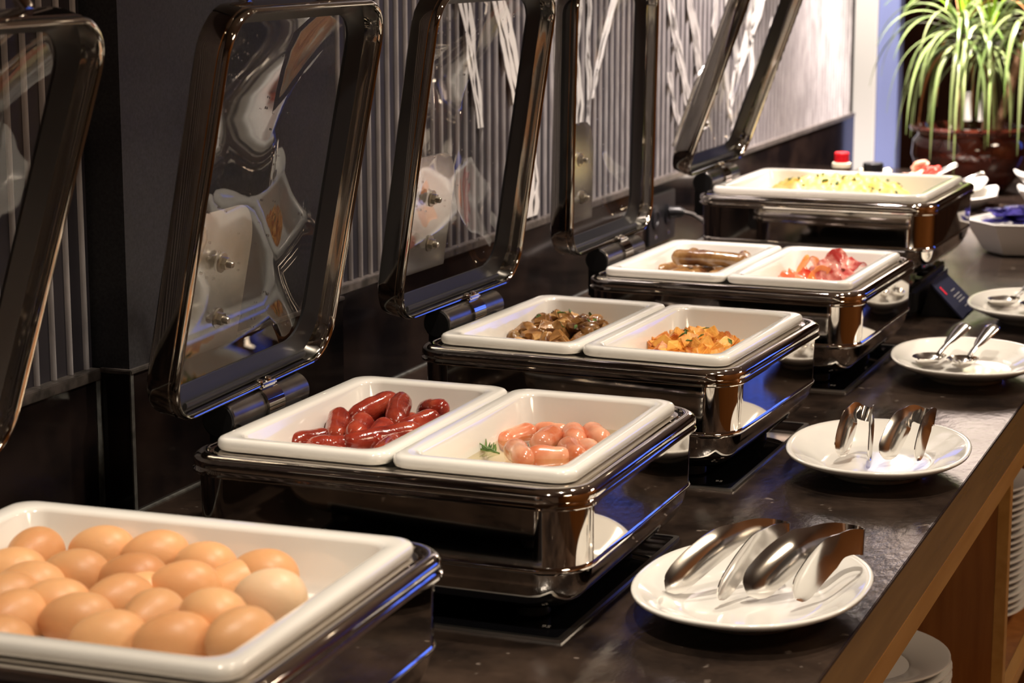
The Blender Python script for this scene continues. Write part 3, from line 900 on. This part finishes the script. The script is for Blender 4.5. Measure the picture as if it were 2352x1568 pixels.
PO = [blob('cube', .0095, s).mesh('potato_cube', 'potato', ang=30) for s in (31, 32, 33, 34, 35)]
heap('potato_cube', PO, 80, 2, .078, .034, .055, .068, .1135, .020, 'golden fried potato cube in the potato heap', 'potato', 'fried potato cubes', 5, 1.0, 1.4)
HB = G().add([(-.004, 0, 0), (0, .002, .001), (.0045, 0, 0), (0, -.0022, .0006), (-.004, 0, .0007), (0, .002, .0017), (.0045, 0, .0007), (0, -.0022, .0013)], [(0, 3, 2, 1), (4, 5, 6, 7), (0, 1, 5, 4), (1, 2, 6, 5), (2, 3, 7, 6), (3, 0, 4, 7)]).mesh('herb_flake', 'herb', False)
def flakes(di, lst, lab, group, seed):
    rn = random.Random(seed)
    for p in lst:
        o = put('herb_flake', HB, None, D(di, p), (rn.uniform(-.8, .8), rn.uniform(-.8, .8), rn.uniform(0, 6)))
        o.scale = [rn.uniform(.9, 1.7)] * 3
        tag(o, lab, 'herb', group)
def dome_pts(n, cx, cy, ax, ay, z0, h, seed):
    rn = random.Random(seed)
    out = []
    while len(out) < n:
        u, v = rn.uniform(-.95, .95), rn.uniform(-.95, .95)
        if u * u + v * v < .9:
            out.append((cx + u * ax, cy + v * ay, z0 + h * (1 - u * u - v * v) ** .8 + .011))
    return out
flakes(2, dome_pts(14, -.103, .050, .060, .078, .1115, .027, 1), 'small green parsley flake on the mushrooms', 'parsley on the mushrooms', 1)
flakes(2, dome_pts(9, .078, .032, .052, .066, .1125, .021, 2), 'small green parsley flake on the potatoes', 'parsley on the potatoes', 2)
# scrambled egg heap: one mass of curds
g = G()
NX, NY = 90, 60
vs = []
def curd(x, y):
    u, v = (x + .012) / .140, (y - .035) / .098
    rr2 = abs(u) ** 2.4 + abs(v) ** 2.4
    base = .1055 + .034 * max(0, 1 - rr2) ** .55
    q = Vector((x * 34, y * 34, 3))
    b = noise.noise(q) * .5 + .5
    c = noise.noise(q * 2.3) * .5 + .5
    vor = noise.voronoi(Vector((x * 52, y * 52, .3)))[0][0]
    return base + max(0, 1 - rr2) ** .3 * (b * .014 + c * .006 + (.6 - vor) * .018) if rr2 < 1 else .1045
for j in range(NY + 1):
    for i in range(NX + 1):
        x, y = -.155 + .29 * i / NX, -.068 + .205 * j / NY
        vs.append((x, y, curd(x, y)))
fs = [(j * (NX + 1) + i, j * (NX + 1) + i + 1, (j + 1) * (NX + 1) + i + 1, (j + 1) * (NX + 1) + i) for j in range(NY) for i in range(NX)]
o = put('scrambled_eggs', mesh('scrambled_eggs', vs, fs, 'scrambled', True, 180), None, D(4, (0, 0, 0)), (0, 0, DISH[4][3]))
tag(o, 'heap of bright yellow scrambled egg curds', 'scrambled egg')
o['kind'] = 'stuff'
rn = random.Random(4)
fl = []
for k in range(30):
    x, y = rn.uniform(-.11, .10), rn.uniform(-.03, .11)
    fl.append((x, y, curd(x, y) + .0015))
flakes(4, fl, 'green chive flake on the scrambled eggs', 'chives on the scrambled eggs', 6)

# bacon
def ribbon(pts, wdirs, widths, curv, th, n=7):
    """pts centre line; wdirs width direction; curv: sag as a fraction of width"""
    rings = []
    for i, p in enumerate(pts):
        p = Vector(p)
        t = (Vector(pts[min(i + 1, len(pts) - 1)]) - Vector(pts[max(i - 1, 0)])).normalized()
        w = Vector(wdirs[i])
        w = (w - t * w.dot(t)).normalized()
        nn = t.cross(w).normalized()
        wd = widths[i] / 2
        cu = curv[i] if hasattr(curv, '__len__') else curv
        top = [p + w * (wd * s) + nn * (cu * wd * (s * s - 1)) for s in [-1 + 2 * k / (n - 1) for k in range(n)]]
        bot = [q - nn * th for q in top][::-1]
        rings.append(top + bot)
    return G().loft(rings, cap0=True, cap1=True)
def bacon(di, p0, p1, wid, arch, m, lab, seed, roll=0., wave=.004):
    a, b = D(di, p0), D(di, p1)
    c = (a + b) / 2
    a, b = a - c, b - c
    d = (b - a).normalized()
    sd = Vector((-d.y, d.x, 0))
    pts, wd, ww = [], [], []
    n = 22
    for k in range(n + 1):
        t = k / n
        pts.append(a.lerp(b, t) + Vector((0, 0, 1)) * (arch * math.sin(PI * t) + wave * math.sin(t * 17 + seed)) + sd * .004 * math.sin(t * 6 + seed))
        rl = roll + .5 * math.sin(t * 5 + seed)
        wd.append(sd * math.cos(rl) + Vector((0, 0, 1)) * math.sin(rl))
        ww.append(wid * (.55 + .45 * math.sin(PI * min(1, max(0, t * .9 + .05)))) * (1 + .2 * noise.noise(Vector((t * 6, seed, 0)))))
    g = ribbon(pts, wd, ww, .12, .0018)
    o = put('bacon_slice', g.mesh('bacon_slice', m, ang=60), None, c)
    tag(o, lab, 'bacon', 'bacon slices')
    return o
bacon(3, (.040, .095, .114), (.066, .122, .114), .016, .030, 'bacon_orange', 'curled orange-rimmed bacon slice standing up at the back of the pan', 1, 0., .001)
bacon(3, (.030, .030, .115), (.048, .080, .118), .024, .008, 'bacon_red', 'red curled bacon slice at the left of the pan', 2, .5)
bacon(3, (.045, .045, .114), (.072, .085, .118), .022, .006, 'bacon_red', 'small red bacon fold behind the leftmost slice', 3, .8)
bacon(3, (.052, .012, .116), (.086, .028, .116), .026, .010, 'bacon_red', 'red-edged orange bacon slice at the front middle', 4, .5, .001)
bacon(3, (.078, .010, .115), (.106, .060, .120), .024, .012, 'bacon_orange', 'tan-orange bacon slice standing at the front', 5, 1.0, .001)
bacon(3, (.080, .070, .124), (.132, .118, .137), .040, .010, 'bacon_pink', 'long pink streaky bacon slice glistening at the back right', 6, .45)
bacon(3, (.092, .025, .118), (.140, .090, .122), .034, .008, 'bacon_pink', 'dark pink bacon slice along the right side', 7, .6)
bacon(3, (.055, .060, .118), (.095, .085, .120), .022, .012, 'bacon_pink', 'thin translucent bacon slice in the middle', 8, .3)
bacon(3, (.060, .020, .112), (.130, .060, .112), .045, .002, 'bacon_red', 'red bacon slice flat at the bottom of the pan', 9, .1, .001)

# ------------------------------------------------------------------ oval plates with tongs and servers
pr = [(.50, .0), (.525, .0), (.54, .003), (.60, .0075), (.80, .0150), (.95, .0235), (.992, .0265), (1.0, .0285), (.995, .0302), (.975, .0308), (.93, .0290), (.80, .0215), (.66, .0130), (.60, .0103), (.55, .0092), (.3, .0088)]
rings = [sup(.107 * s, .141 * s, 2.22, z, 72) for s, z in pr]
PL = G().loft(rings, cap0=True, cap1=True).mesh('serving_plate', 'ceramic', ang=60)
PLATES = [(.315, -.030, -.028, 'white oval plate with two tongs nearest the camera, at the counter edge'), (.312, .543, .084, 'white oval plate with two upright tongs beside the potato dish'),
          (.314, 1.134, .147, 'white oval plate holding a spoon and a slotted spoon'), (.340, 1.634, .034, 'white oval plate farthest along the edge, half behind the right frame border')]
for x, y, a, lab in PLATES:
    tag(put('serving_plate', PL, None, (x, y, .0002), (0, 0, a)), lab, 'plate', 'oval plates along the counter edge')

def tongs(tip1, tip2, top1, top2, n1, n2, lab, wmax=.027):
    """two shoehorn shaped sheet arms standing on their tips, joined by a bent strip at the handle end"""
    tip1, tip2, top1, top2 = Vector(tip1), Vector(tip2), Vector(top1), Vector(top2)
    base = (tip1 + tip2) / 2
    e = empty('serving_tongs', base)
    def arm(tip, top, nrm, sgn):
        nrm = Vector(nrm).normalized()
        pts, wd, ww, cv = [], [], [], []
        n = 34
        d = top - tip
        hor = Vector((d.x, d.y, 0))
        ctr = []
        for k in range(n + 1):
            t = k / n
            hgt = (d.z + .004) * math.sin(min(1.25, t * 1.22) * PI / 2)
            ctr.append(tip + hor * (t ** 1.0) + Vector((0, 0, .009 + hgt * .90)) - base)
        for k in range(n + 1):
            t = k / n
            tg = (ctr[min(k + 1, n)] - ctr[max(k - 1, 0)]).normalized()
            pts.append(ctr[k])
            wd.append(tg.cross(nrm).normalized())
            if t < .16:
                w = wmax * .97 * math.sqrt(max(.02, 1 - (1 - t / .16) ** 2))
            elif t < .5:
                w = wmax * (.97 + .05 * math.sin((t - .16) / .34 * PI))
            else:
                q = min(1, (t - .5) / .22)
                w = wmax * (.97 - .30 * (3 * q * q - 2 * q ** 3))
            ww.append(w)
            cv.append(sgn * (.22 if t < .5 else .22 - .16 * min(1, (t - .5) / .2)))
        return ribbon(pts, wd, ww, cv, .0012, 9), pts[-1], wd[-1], ww[-1], ctr[-1] - ctr[-3]
    g1, e1, w1, l1, t1 = arm(tip1, top1, n1, 1)
    g2, e2, w2, l2, t2 = arm(tip2, top2, n2, -1)
    a1 = put('arm', g1.mesh('arm', 'tong', ang=50), e)
    a2 = put('arm', g2.mesh('arm', 'tong', ang=50), e)
    pts, wd, ww = [], [], []
    tt = ((t1.normalized() + t2.normalized()) / 2)
    half = (e2 - e1) / 2
    rad = max(.006, half.length)
    for k in range(13):
        a = PI * k / 12
        pts.append((e1 + e2) / 2 - half * math.cos(a) + tt * rad * .9 * math.sin(a))
        f = k / 12
        wd.append(w1.lerp(w2, f))
        ww.append(l1 * (1 - f) + l2 * f)
    put('spring_bend', ribbon(pts, wd, ww, 0, .0012, 5).mesh('spring_bend', 'tong', ang=60), e)
    return tag(e, lab, 'tongs', 'serving tongs')
tongs((.240, -.062, .0110), (.290, -.062, .0092), (.314, .034, .056), (.333, .024, .056), (.72, -.62, .30), (.98, -.05, .15), 'left pair of shiny tongs on the nearest plate', .030)
tongs((.312, -.040, .0092), (.358, -.044, .0118), (.380, .046, .053), (.402, .030, .053), (.60, -.72, .40), (.93, -.30, .12), 'right pair of shiny tongs on the nearest plate, handle over the rim', .036)
tongs((.272, .514, .0098), (.308, .508, .0096), (.282, .562, .060), (.302, .556, .060), (.80, -.55, .15), (.99, .05, .05), 'left pair of shiny tongs standing on the second plate', .027)
tongs((.323, .522, .0098), (.361, .520, .0118), (.350, .576, .058), (.372, .568, .058), (.68, -.70, .20), (.97, -.20, .08), 'right pair of shiny tongs standing on the second plate', .030)

def server(bowl, top, lab, slotted=False, blen=.060, bw=.044):
    """spoon: deep bowl on the plate, flared handle rising to top"""
    bowl, top = Vector(bowl), Vector(top)
    e = empty('serving_spoon', bowl)
    d = top - bowl
    hor = Vector((d.x, d.y, 0)).normalized()
    sd = Vector((-hor.y, hor.x, 0))
    g = G()
    n = 14
    def bowlring(t):
        x = -math.cos(PI * t)
        w = math.sqrt(max(0, 1 - x * x)) * bw / 2
        return x * blen / 2, max(w, .002)
    rings = []
    for k in range(n + 1):
        x, w = bowlring(.03 + .94 * k / n)
        dep = .013 * math.sqrt(max(.02, 1 - (2 * x / blen) ** 2))
        row = []
        for q in range(9):
            s = -1 + q / 4
            row.append(hor * x + sd * (w * s) + Vector((0, 0, .004 + .013 - dep * (1 - s * s))))
        rings.append(row + [r_ + Vector((0, 0, -.0012)) for r_ in row[::-1]])
    g.loft(rings, cap0=True, cap1=True)
    put('bowl', g.mesh('bowl', 'tong', ang=60), e)
    if slotted:
        for s in (-.55, 0, .55):
            put('tine', G().tube([hor * (-blen * .5) + sd * bw * .34 * s + Vector((0, 0, .016)), hor * (-blen * .60) + sd * bw * .34 * s + Vector((0, 0, .018)), hor * (-blen * .68) + sd * bw * .36 * s + Vector((0, 0, .021))], [.0035, .003, .0015], 8, sq=.5).mesh('tine', 'tong'), e)
    pts, ww = [], []
    for k in range(15):
        t = k / 14
        pts.append(hor * (blen * .46) * (1 - t) + Vector((d.x, d.y, 0)) * t + Vector((0, 0, .017 + (d.z - .017) * (t ** .9))))
        ww.append(.008 + .020 * max(0, (t - .30) / .70) ** .6 if t < .96 else .020)
    g = ribbon(pts, [sd] * 15, ww, -.35, .0014, 7)
    put('handle', g.mesh('handle', 'tong', ang=60), e)
    return tag(e, lab, 'spoon', 'serving spoons')
server((.262, 1.128, .0095), (.296, 1.222, .058), 'serving spoon lying at the left of the third plate')
server((.310, 1.128, .0095), (.336, 1.228, .058), 'slotted serving fork-spoon at the right of the third plate', True, .05, .044)
server((.285, 1.672, .0100), (.330, 1.730, .050), 'serving spoon at the left of the farthest oval plate')
server((.340, 1.650, .0095), (.385, 1.720, .050), 'second serving spoon on the farthest oval plate', False)

# ------------------------------------------------------------------ sign card
e = tag(empty('menu_card', (.19, 1.64, 0)), 'small dark blue menu card with red bar and tiny white text, tilted on the counter', 'sign')
c0, c1, c2, c3 = Vector((.176, 1.600, .055)), Vector((.176, 1.735, .055)), Vector((.232, 1.735, .002)), Vector((.232, 1.590, .002))
base = Vector((.19, 1.64, 0))
u = (c1 - c0).normalized()
v = (c0 - c3)
v = (v - u * v.dot(u)).normalized()
nn = u.cross(v).normalized()
quad = [c0, c1, c2, c3]
put('card', G().loft([[q - base for q in quad], [q - base - nn * .003 for q in quad]], cap0=True, cap1=True).mesh('card', 'navy', False), e)
put('stand', G().loft([[Vector((x, yy, z)) - base for x, z in ((.174, .052), (.228, .001), (.160, .001))] for yy in (1.606, 1.730)], cap0=True, cap1=True).mesh('stand', 'black', False), e)
m3 = Matrix(((u.x, v.x, nn.x), (u.y, v.y, nn.y), (u.z, v.z, nn.z))).to_euler()
def oncard(a, b):
    return c3 + u * a + v * b - base + nn * .0006
rb = put('red_bar', G().box(0, .008, 0, .017, 0, .0004).mesh('red_bar', 'red', False), e, oncard(.030, .047), m3)
for j, (s, a) in enumerate((('Chef de Cuisine', .052), ('. . . . . . . . . .', .046), ('- - - - - - - - -', .040))):
    pass
tl = G()
rn = random.Random(3)
for row, (b, w0, w1) in enumerate(((.046, .072, .105), (.036, .060, .112), (.030, .064, .108), (.024, .062, .110), (.012, .070, .100))):
    a = w0
    while a < w1:
        w = rn.uniform(.001, .0028)
        tl.box(a, a + w, b, b + .0018, 0, .0003)
        a += w + rn.uniform(.0008, .002)
put('text_lines', tl.mesh('text_lines', 'print', False), e, oncard(0, 0), m3)['label'] = 'rows of tiny illegible white print'

# ------------------------------------------------------------------ wall socket and cable
e = tag(empty('wall_socket', (XW, 2.06, .085)), 'black double socket plate on the granite upstand', 'socket')
put('plate', G().box(.0, .006, -.085, .085, -.052, .045, .002).mesh('plate', 'black'), e)
put('socket_face', G().lathe([(.019, 0), (.021, .003), (.014, .003), (.013, .0008)], 24).xform(Matrix.Translation((.006, -.045, 0)) @ Matrix.Rotation(R(90), 4, 'Y')).mesh('socket_face', 'gasket'), e)
put('socket_face', G().lathe([(.019, 0), (.021, .003), (.014, .003), (.013, .0008)], 24).xform(Matrix.Translation((.006, .035, 0)) @ Matrix.Rotation(R(90), 4, 'Y')).mesh('socket_face', 'gasket'), e)
for yy in (-.045, .035):
    put('screw', T['screw'], e, (.006, yy, -.036), (0, R(90), 0))
pts = [(XW + .01, 2.095, .088), (XW + .03, 2.10, .090), (XW + .06, 2.09, .086), (XW + .11, 2.04, .072), (XW + .16, 1.97, .050), (XW + .20, 1.90, .025), (XW + .22, 1.86, .012)]
e = tag(empty('power_cable', pts[0]), 'grey power cable plugged into the wall socket', 'cable')
o = Vector(pts[0])
put('plug', G().tube([(0, 0, 0), (.02, .003, .001), (.03, .004, .001)], [.012, .011, .006], 12).mesh('plug', 'black'), e)
put('cord', G().tube([Vector(p) - o for p in pts], .0045, 10).mesh('cord', 'satin'), e)

# ------------------------------------------------------------------ far end of the counter
# hexagonal bowl with blue packets
e = tag(empty('hexagonal_bowl', (.205, 2.40, .0003), R(12)), 'white hexagonal bowl holding shiny blue packets', 'bowl')
def hexr(r, z):
    return [Vector((r * math.cos(PI / 3 * k), r * math.sin(PI / 3 * k) * 1.0, z)) for k in range(6)]
put('shell', G().loft([hexr(.062, 0), hexr(.070, .003), hexr(.108, .062), hexr(.111, .0635), hexr(.112, .066), hexr(.109, .0675), hexr(.105, .066), hexr(.068, .010)], cap0=True, cap1=True).mesh('shell', 'ceramic', ang=25), e)
rn = random.Random(11)
def packet(seed):
    rings = []
    for i in range(9):
        row = []
        for j in range(7):
            u, v = i / 4 - 1, j / 3 - 1
            hgt = .0055 * (1 - abs(u) ** 3) * (1 - abs(v) ** 3) + .0015 * noise.noise(Vector((u * 3, v * 3, seed)))
            row.append(Vector((u * .032, v * .020, hgt)))
        rings.append(row + [q * 1 + Vector((0, 0, -2 * q.z if q.z > .001 else -.0008)) for q in row[::-1]])
    return G().loft(rings, cap0=True, cap1=True).mesh('blue_packet', 'blue_foil', ang=60)
pk = [packet(s) for s in range(3)]
for k in range(16):
    a = rn.uniform(0, 6.28)
    r_ = .058 * math.sqrt(rn.random())
    o = put('blue_packet', pk[k % 3], None, (.205 + r_ * math.cos(a), 2.40 + r_ * math.sin(a), .048 + .0026 * k), (rn.uniform(-.3, .3), rn.uniform(-.3, .3), rn.uniform(0, 6.28)))
    tag(o, 'shiny blue foil packet in the hexagonal bowl', 'packet', 'blue foil packets')
# square dishes with flared corners
def sq_plate(s, h):
    def ring(r, z, fl):
        out = []
        for k in range(32):
            a = 2 * PI * k / 32
            c, s_ = math.cos(a), math.sin(a)
            e_ = 5.
            x = math.copysign(abs(c) ** (2 / e_), c) * r
            y = math.copysign(abs(s_) ** (2 / e_), s_) * r
            cor = (abs(c * s_) * 2) ** 3
            out.append(Vector((x * (1 + .12 * fl * cor), y * (1 + .12 * fl * cor), z + fl * cor * .010)))
        return out
    return G().loft([ring(s * .5, 0, 0), ring(s * .55, .002, 0), ring(s * .98, h, 1), ring(s, h + .002, 1), ring(s * .98, h + .004, 1), ring(s * .55, .007, 0)], cap0=True, cap1=True).mesh('square_plate', 'ceramic', ang=40)
for s_, h_, x, y, z, a, nm, lab in (
        (.108, .030, -.055, 3.08, .0003, 8, 'square_plate', 'lower white square plate with flared corners in front of the brown plant pot'),
        (.098, .026, -.078, 3.09, .0240, 4, 'square_plate', 'upper white square plate stacked in front of the brown pot, with berries on it'),
        (.085, .030, -.215, 2.98, .0353, 6, 'square_plate', 'white flared plate of pale slices behind the scrambled egg tray'),
        (.062, .038, .160, 3.12, .0003, 12, 'square_dish', 'lower small white dish at the right picture edge above the hexagonal bowl'),
        (.058, .030, .158, 3.12, .0460, 30, 'square_dish', 'upper small white dish stacked at the right picture edge')):
    tag(put(nm, sq_plate(s_, h_), None, (x, y, z), (0, 0, R(a))), lab, 'plate' if nm == 'square_plate' else 'dish', 'white flared square tableware')
e = tag(empty('riser_block', (-.215, 2.98, .0003)), 'low black riser under the plate of pale slices', 'riser')
put('block', G().box(-.06, .06, -.06, .06, 0, .0345, .004).mesh('block', 'black'), e)
rn = random.Random(8)
sl = G().lathe([(0, -.0025), (.015, -.0025), (.0175, 0), (.015, .0025), (0, .0025)], 16)
SL1, SL2 = sl.mesh('food_slice', 'creamfood'), sl.mesh('food_slice', 'pinkfood')
for k in range(30):
    u = k / 29
    me = SL1 if u < .55 else SL2
    if u < .55:
        p = (-.262 + .17 * u + rn.uniform(-.008, .008), 2.98 + rn.uniform(-.030, .030), .062 + .0024 * (k % 7) + .012 * math.sin(PI * u / .55) + rn.uniform(0, .010))
    else:
        p = (-.150 + .06 * (u - .55) + rn.uniform(-.008, .008), 3.08 + rn.uniform(-.035, .03), .052 + .0034 * (k - 14))
    tag(put('food_slice', me, None, p, (rn.uniform(-.5, .5), rn.uniform(-.5, .5), 0)),
        'pale cream slice heaped behind the scrambled egg tray' if u < .55 else 'pink slice on the far square plate', 'food slice', 'cream slices' if u < .55 else 'pink slices')
bm_ = G().lathe([(0, -.008), (.0055, -.0055), (.008, 0), (.0055, .0055), (0, .008)], 14).mesh('berry', 'berry', ang=180)
for k in range(12):
    tag(put('berry', bm_, None, (-.125 + .0075 * (k % 6) + rn.uniform(-.002, .002), 3.06 + .022 * (k // 6), .080 + rn.uniform(0, .010))), 'small red berry on the far square plate', 'berry', 'red berries on the far plate')
for a, b, lab in (((-.092, 3.08, .076), (-.045, 3.10, .101), 'slim metal server handle sticking up from the berries on the far plate'), ((-.036, 3.05, .060), (.022, 3.08, .084), 'slim metal server handle resting on the rim of the far square plate')):
    a, b = Vector(a), Vector(b)
    e = tag(empty('server_handle', a), lab, 'utensil')
    d = b - a
    put('shaft', G().tube([d * -.6, d * 0, d * .3], .0030, 10).mesh('shaft', 'tong'), e)
    put('grip', G().tube([d * .10, d * .2, d * .95, d * 1.0], [.0035, .0052, .0056, .0040], 12).mesh('grip', 'tong'), e)
# bottles
def bottle(x, y, z, h, r, cap, capm, bodym, lab, z0):
    e = tag(empty('sauce_bottle', (x, y, z0)), lab, 'bottle', 'sauce bottles')
    put('body', G().lathe([(r * .95, 0), (r, .004), (r, h * .62), (r * .75, h * .75), (r * .62, h * .80), (r * .62, h * .86)], 28).mesh('body', bodym), e)
    put('neck_ring', G().lathe([(r * .70, h * .80), (r * .78, h * .81), (r * .78, h * .86), (r * .70, h * .87)], 28).mesh('neck_ring', 'creamfood'), e)
    put('cap', G().lathe([(cap, h * .865), (cap * 1.02, h * .87), (cap * 1.02, h * .985), (cap * .93, h), (0, h)], 12).mesh('cap', capm, ang=25), e)
bottle(-.206, 2.60, 0, .168, .026, .0155, 'redcap', 'glassjar', 'small sauce bottle with a red cap behind the scrambled egg dish', .0003)
bottle(-.150, 2.66, 0, .142, .028, .022, 'black', 'sauce', 'dark jar with a flat black lid beside the red-capped bottle', .0003)
# ------------------------------------------------------------------ potted plant
PX, PY = -.075, 3.45
e = tag(empty('potted_plant', (PX, PY, .0003)), 'palm-like potted plant with arching strap leaves in a glossy brown pot', 'plant')
pot = put('pot', G().lathe([(.085, 0), (.095, .004), (.130, .05), (.143, .09), (.140, .125), (.128, .140), (.132, .147), (.146, .150), (.150, .156), (.146, .162), (.128, .162), (.122, .150), (.118, .135)], 56).mesh('pot', 'pot'), e)
put('soil', G().lathe([(0, .146), (.119, .144)], 32).mesh('soil', 'soil'), pot)
dec = G()
for k in range(3):
    dec.tube([(.02 + .03 * k + .01 * math.cos(a), -math.sqrt(.1425 ** 2 - (.02 + .03 * k + .01 * math.cos(a)) ** 2) - .0005, .085 + .010 * math.sin(a)) for a in [PI * q / 8 for q in range(9)]], .0018, 6)
put('relief', dec.mesh('relief', 'pot'), pot)
stems = [((-.035, .0, .14), (-.030, .01, .28), (-.030, -.005, .38)), ((.035, .02, .14), (.045, .02, .26), (.040, .0, .36)), ((.06, -.01, .14), (.10, -.01, .28), (.135, -.02, .42))]
for s in stems:
    put('stem', G().tube([Vector(s[0]), (Vector(s[0]) + Vector(s[1])) / 2 + Vector((.003, 0, 0)), Vector(s[1]), Vector(s[2])], [.013, .012, .012, .009], 12).mesh('stem', 'stem'), e)
rn = random.Random(21)
def leaf(crown, az, L, up0, w, m, droop):
    pts, wd, ww = [], [], []
    p = Vector(crown)
    d = Vector((math.cos(az) * math.cos(up0), math.sin(az) * math.cos(up0), math.sin(up0)))
    n = 16
    sd = Vector((-math.sin(az), math.cos(az), 0))
    for k in range(n + 1):
        t = k / n
        pts.append(p.copy())
        wd.append(sd)
        ww.append(max(.0008, w * (.45 + .55 * min(1, t * 5)) * (1 - t ** 3.0)))
        d = (d + Vector((0, 0, -1)) * droop / n * (1 + 1.2 * t)).normalized()
        p = p + d * (L / n)
    return ribbon(pts, wd, ww, -.25, .0006, 3)
crowns = [((-.030, -.005, .385), 64), ((.040, 0, .375), 40), ((.140, -.02, .44), 46)]
k = 0
for c, n in crowns:
    for i in range(n):
        az = 2.39996 * i + rn.uniform(-.2, .2)
        f = i / n
        up0 = .1 + 1.25 * f + rn.uniform(-.15, .15)
        L = rn.uniform(.27, .40) * (1 - .25 * f)
        droop = rn.uniform(2.6, 4.4) * (1.0 - .62 * f)
        mm = 'leaf_lime' if f > .88 else ('leaf_dry' if rn.random() < .07 else 'leaf')
        cc = Vector(c) + Vector((0, 0, .05 * f - .03))
        g = leaf(cc, az, L, up0, rn.uniform(.007, .0125), mm, droop)
        o = put('leaf', g.mesh('leaf', mm, ang=60), e)
        if mm == 'leaf_dry':
            o['label'] = 'dry orange leaf'
        elif mm == 'leaf_lime':
            o['label'] = 'bright lime young leaf'
# pale ornament vases behind the plant
for x, y, r, lab in ((-.128, 3.72, .014, 'small pale glass vase glinting behind the plant at the left'), (-.10, 3.74, .011, 'smaller pale glass vase behind the plant')):
    tag(put('bud_vase', G().lathe([(r, 0), (r * 1.6, .02), (r * 1.5, .10), (r * .7, .16), (r * .6, .21), (r * .9, .225), (r * .6, .225)], 20).mesh('bud_vase', 'ceramic'), None, (x, y, .0003)), lab, 'vase', 'bud vases')
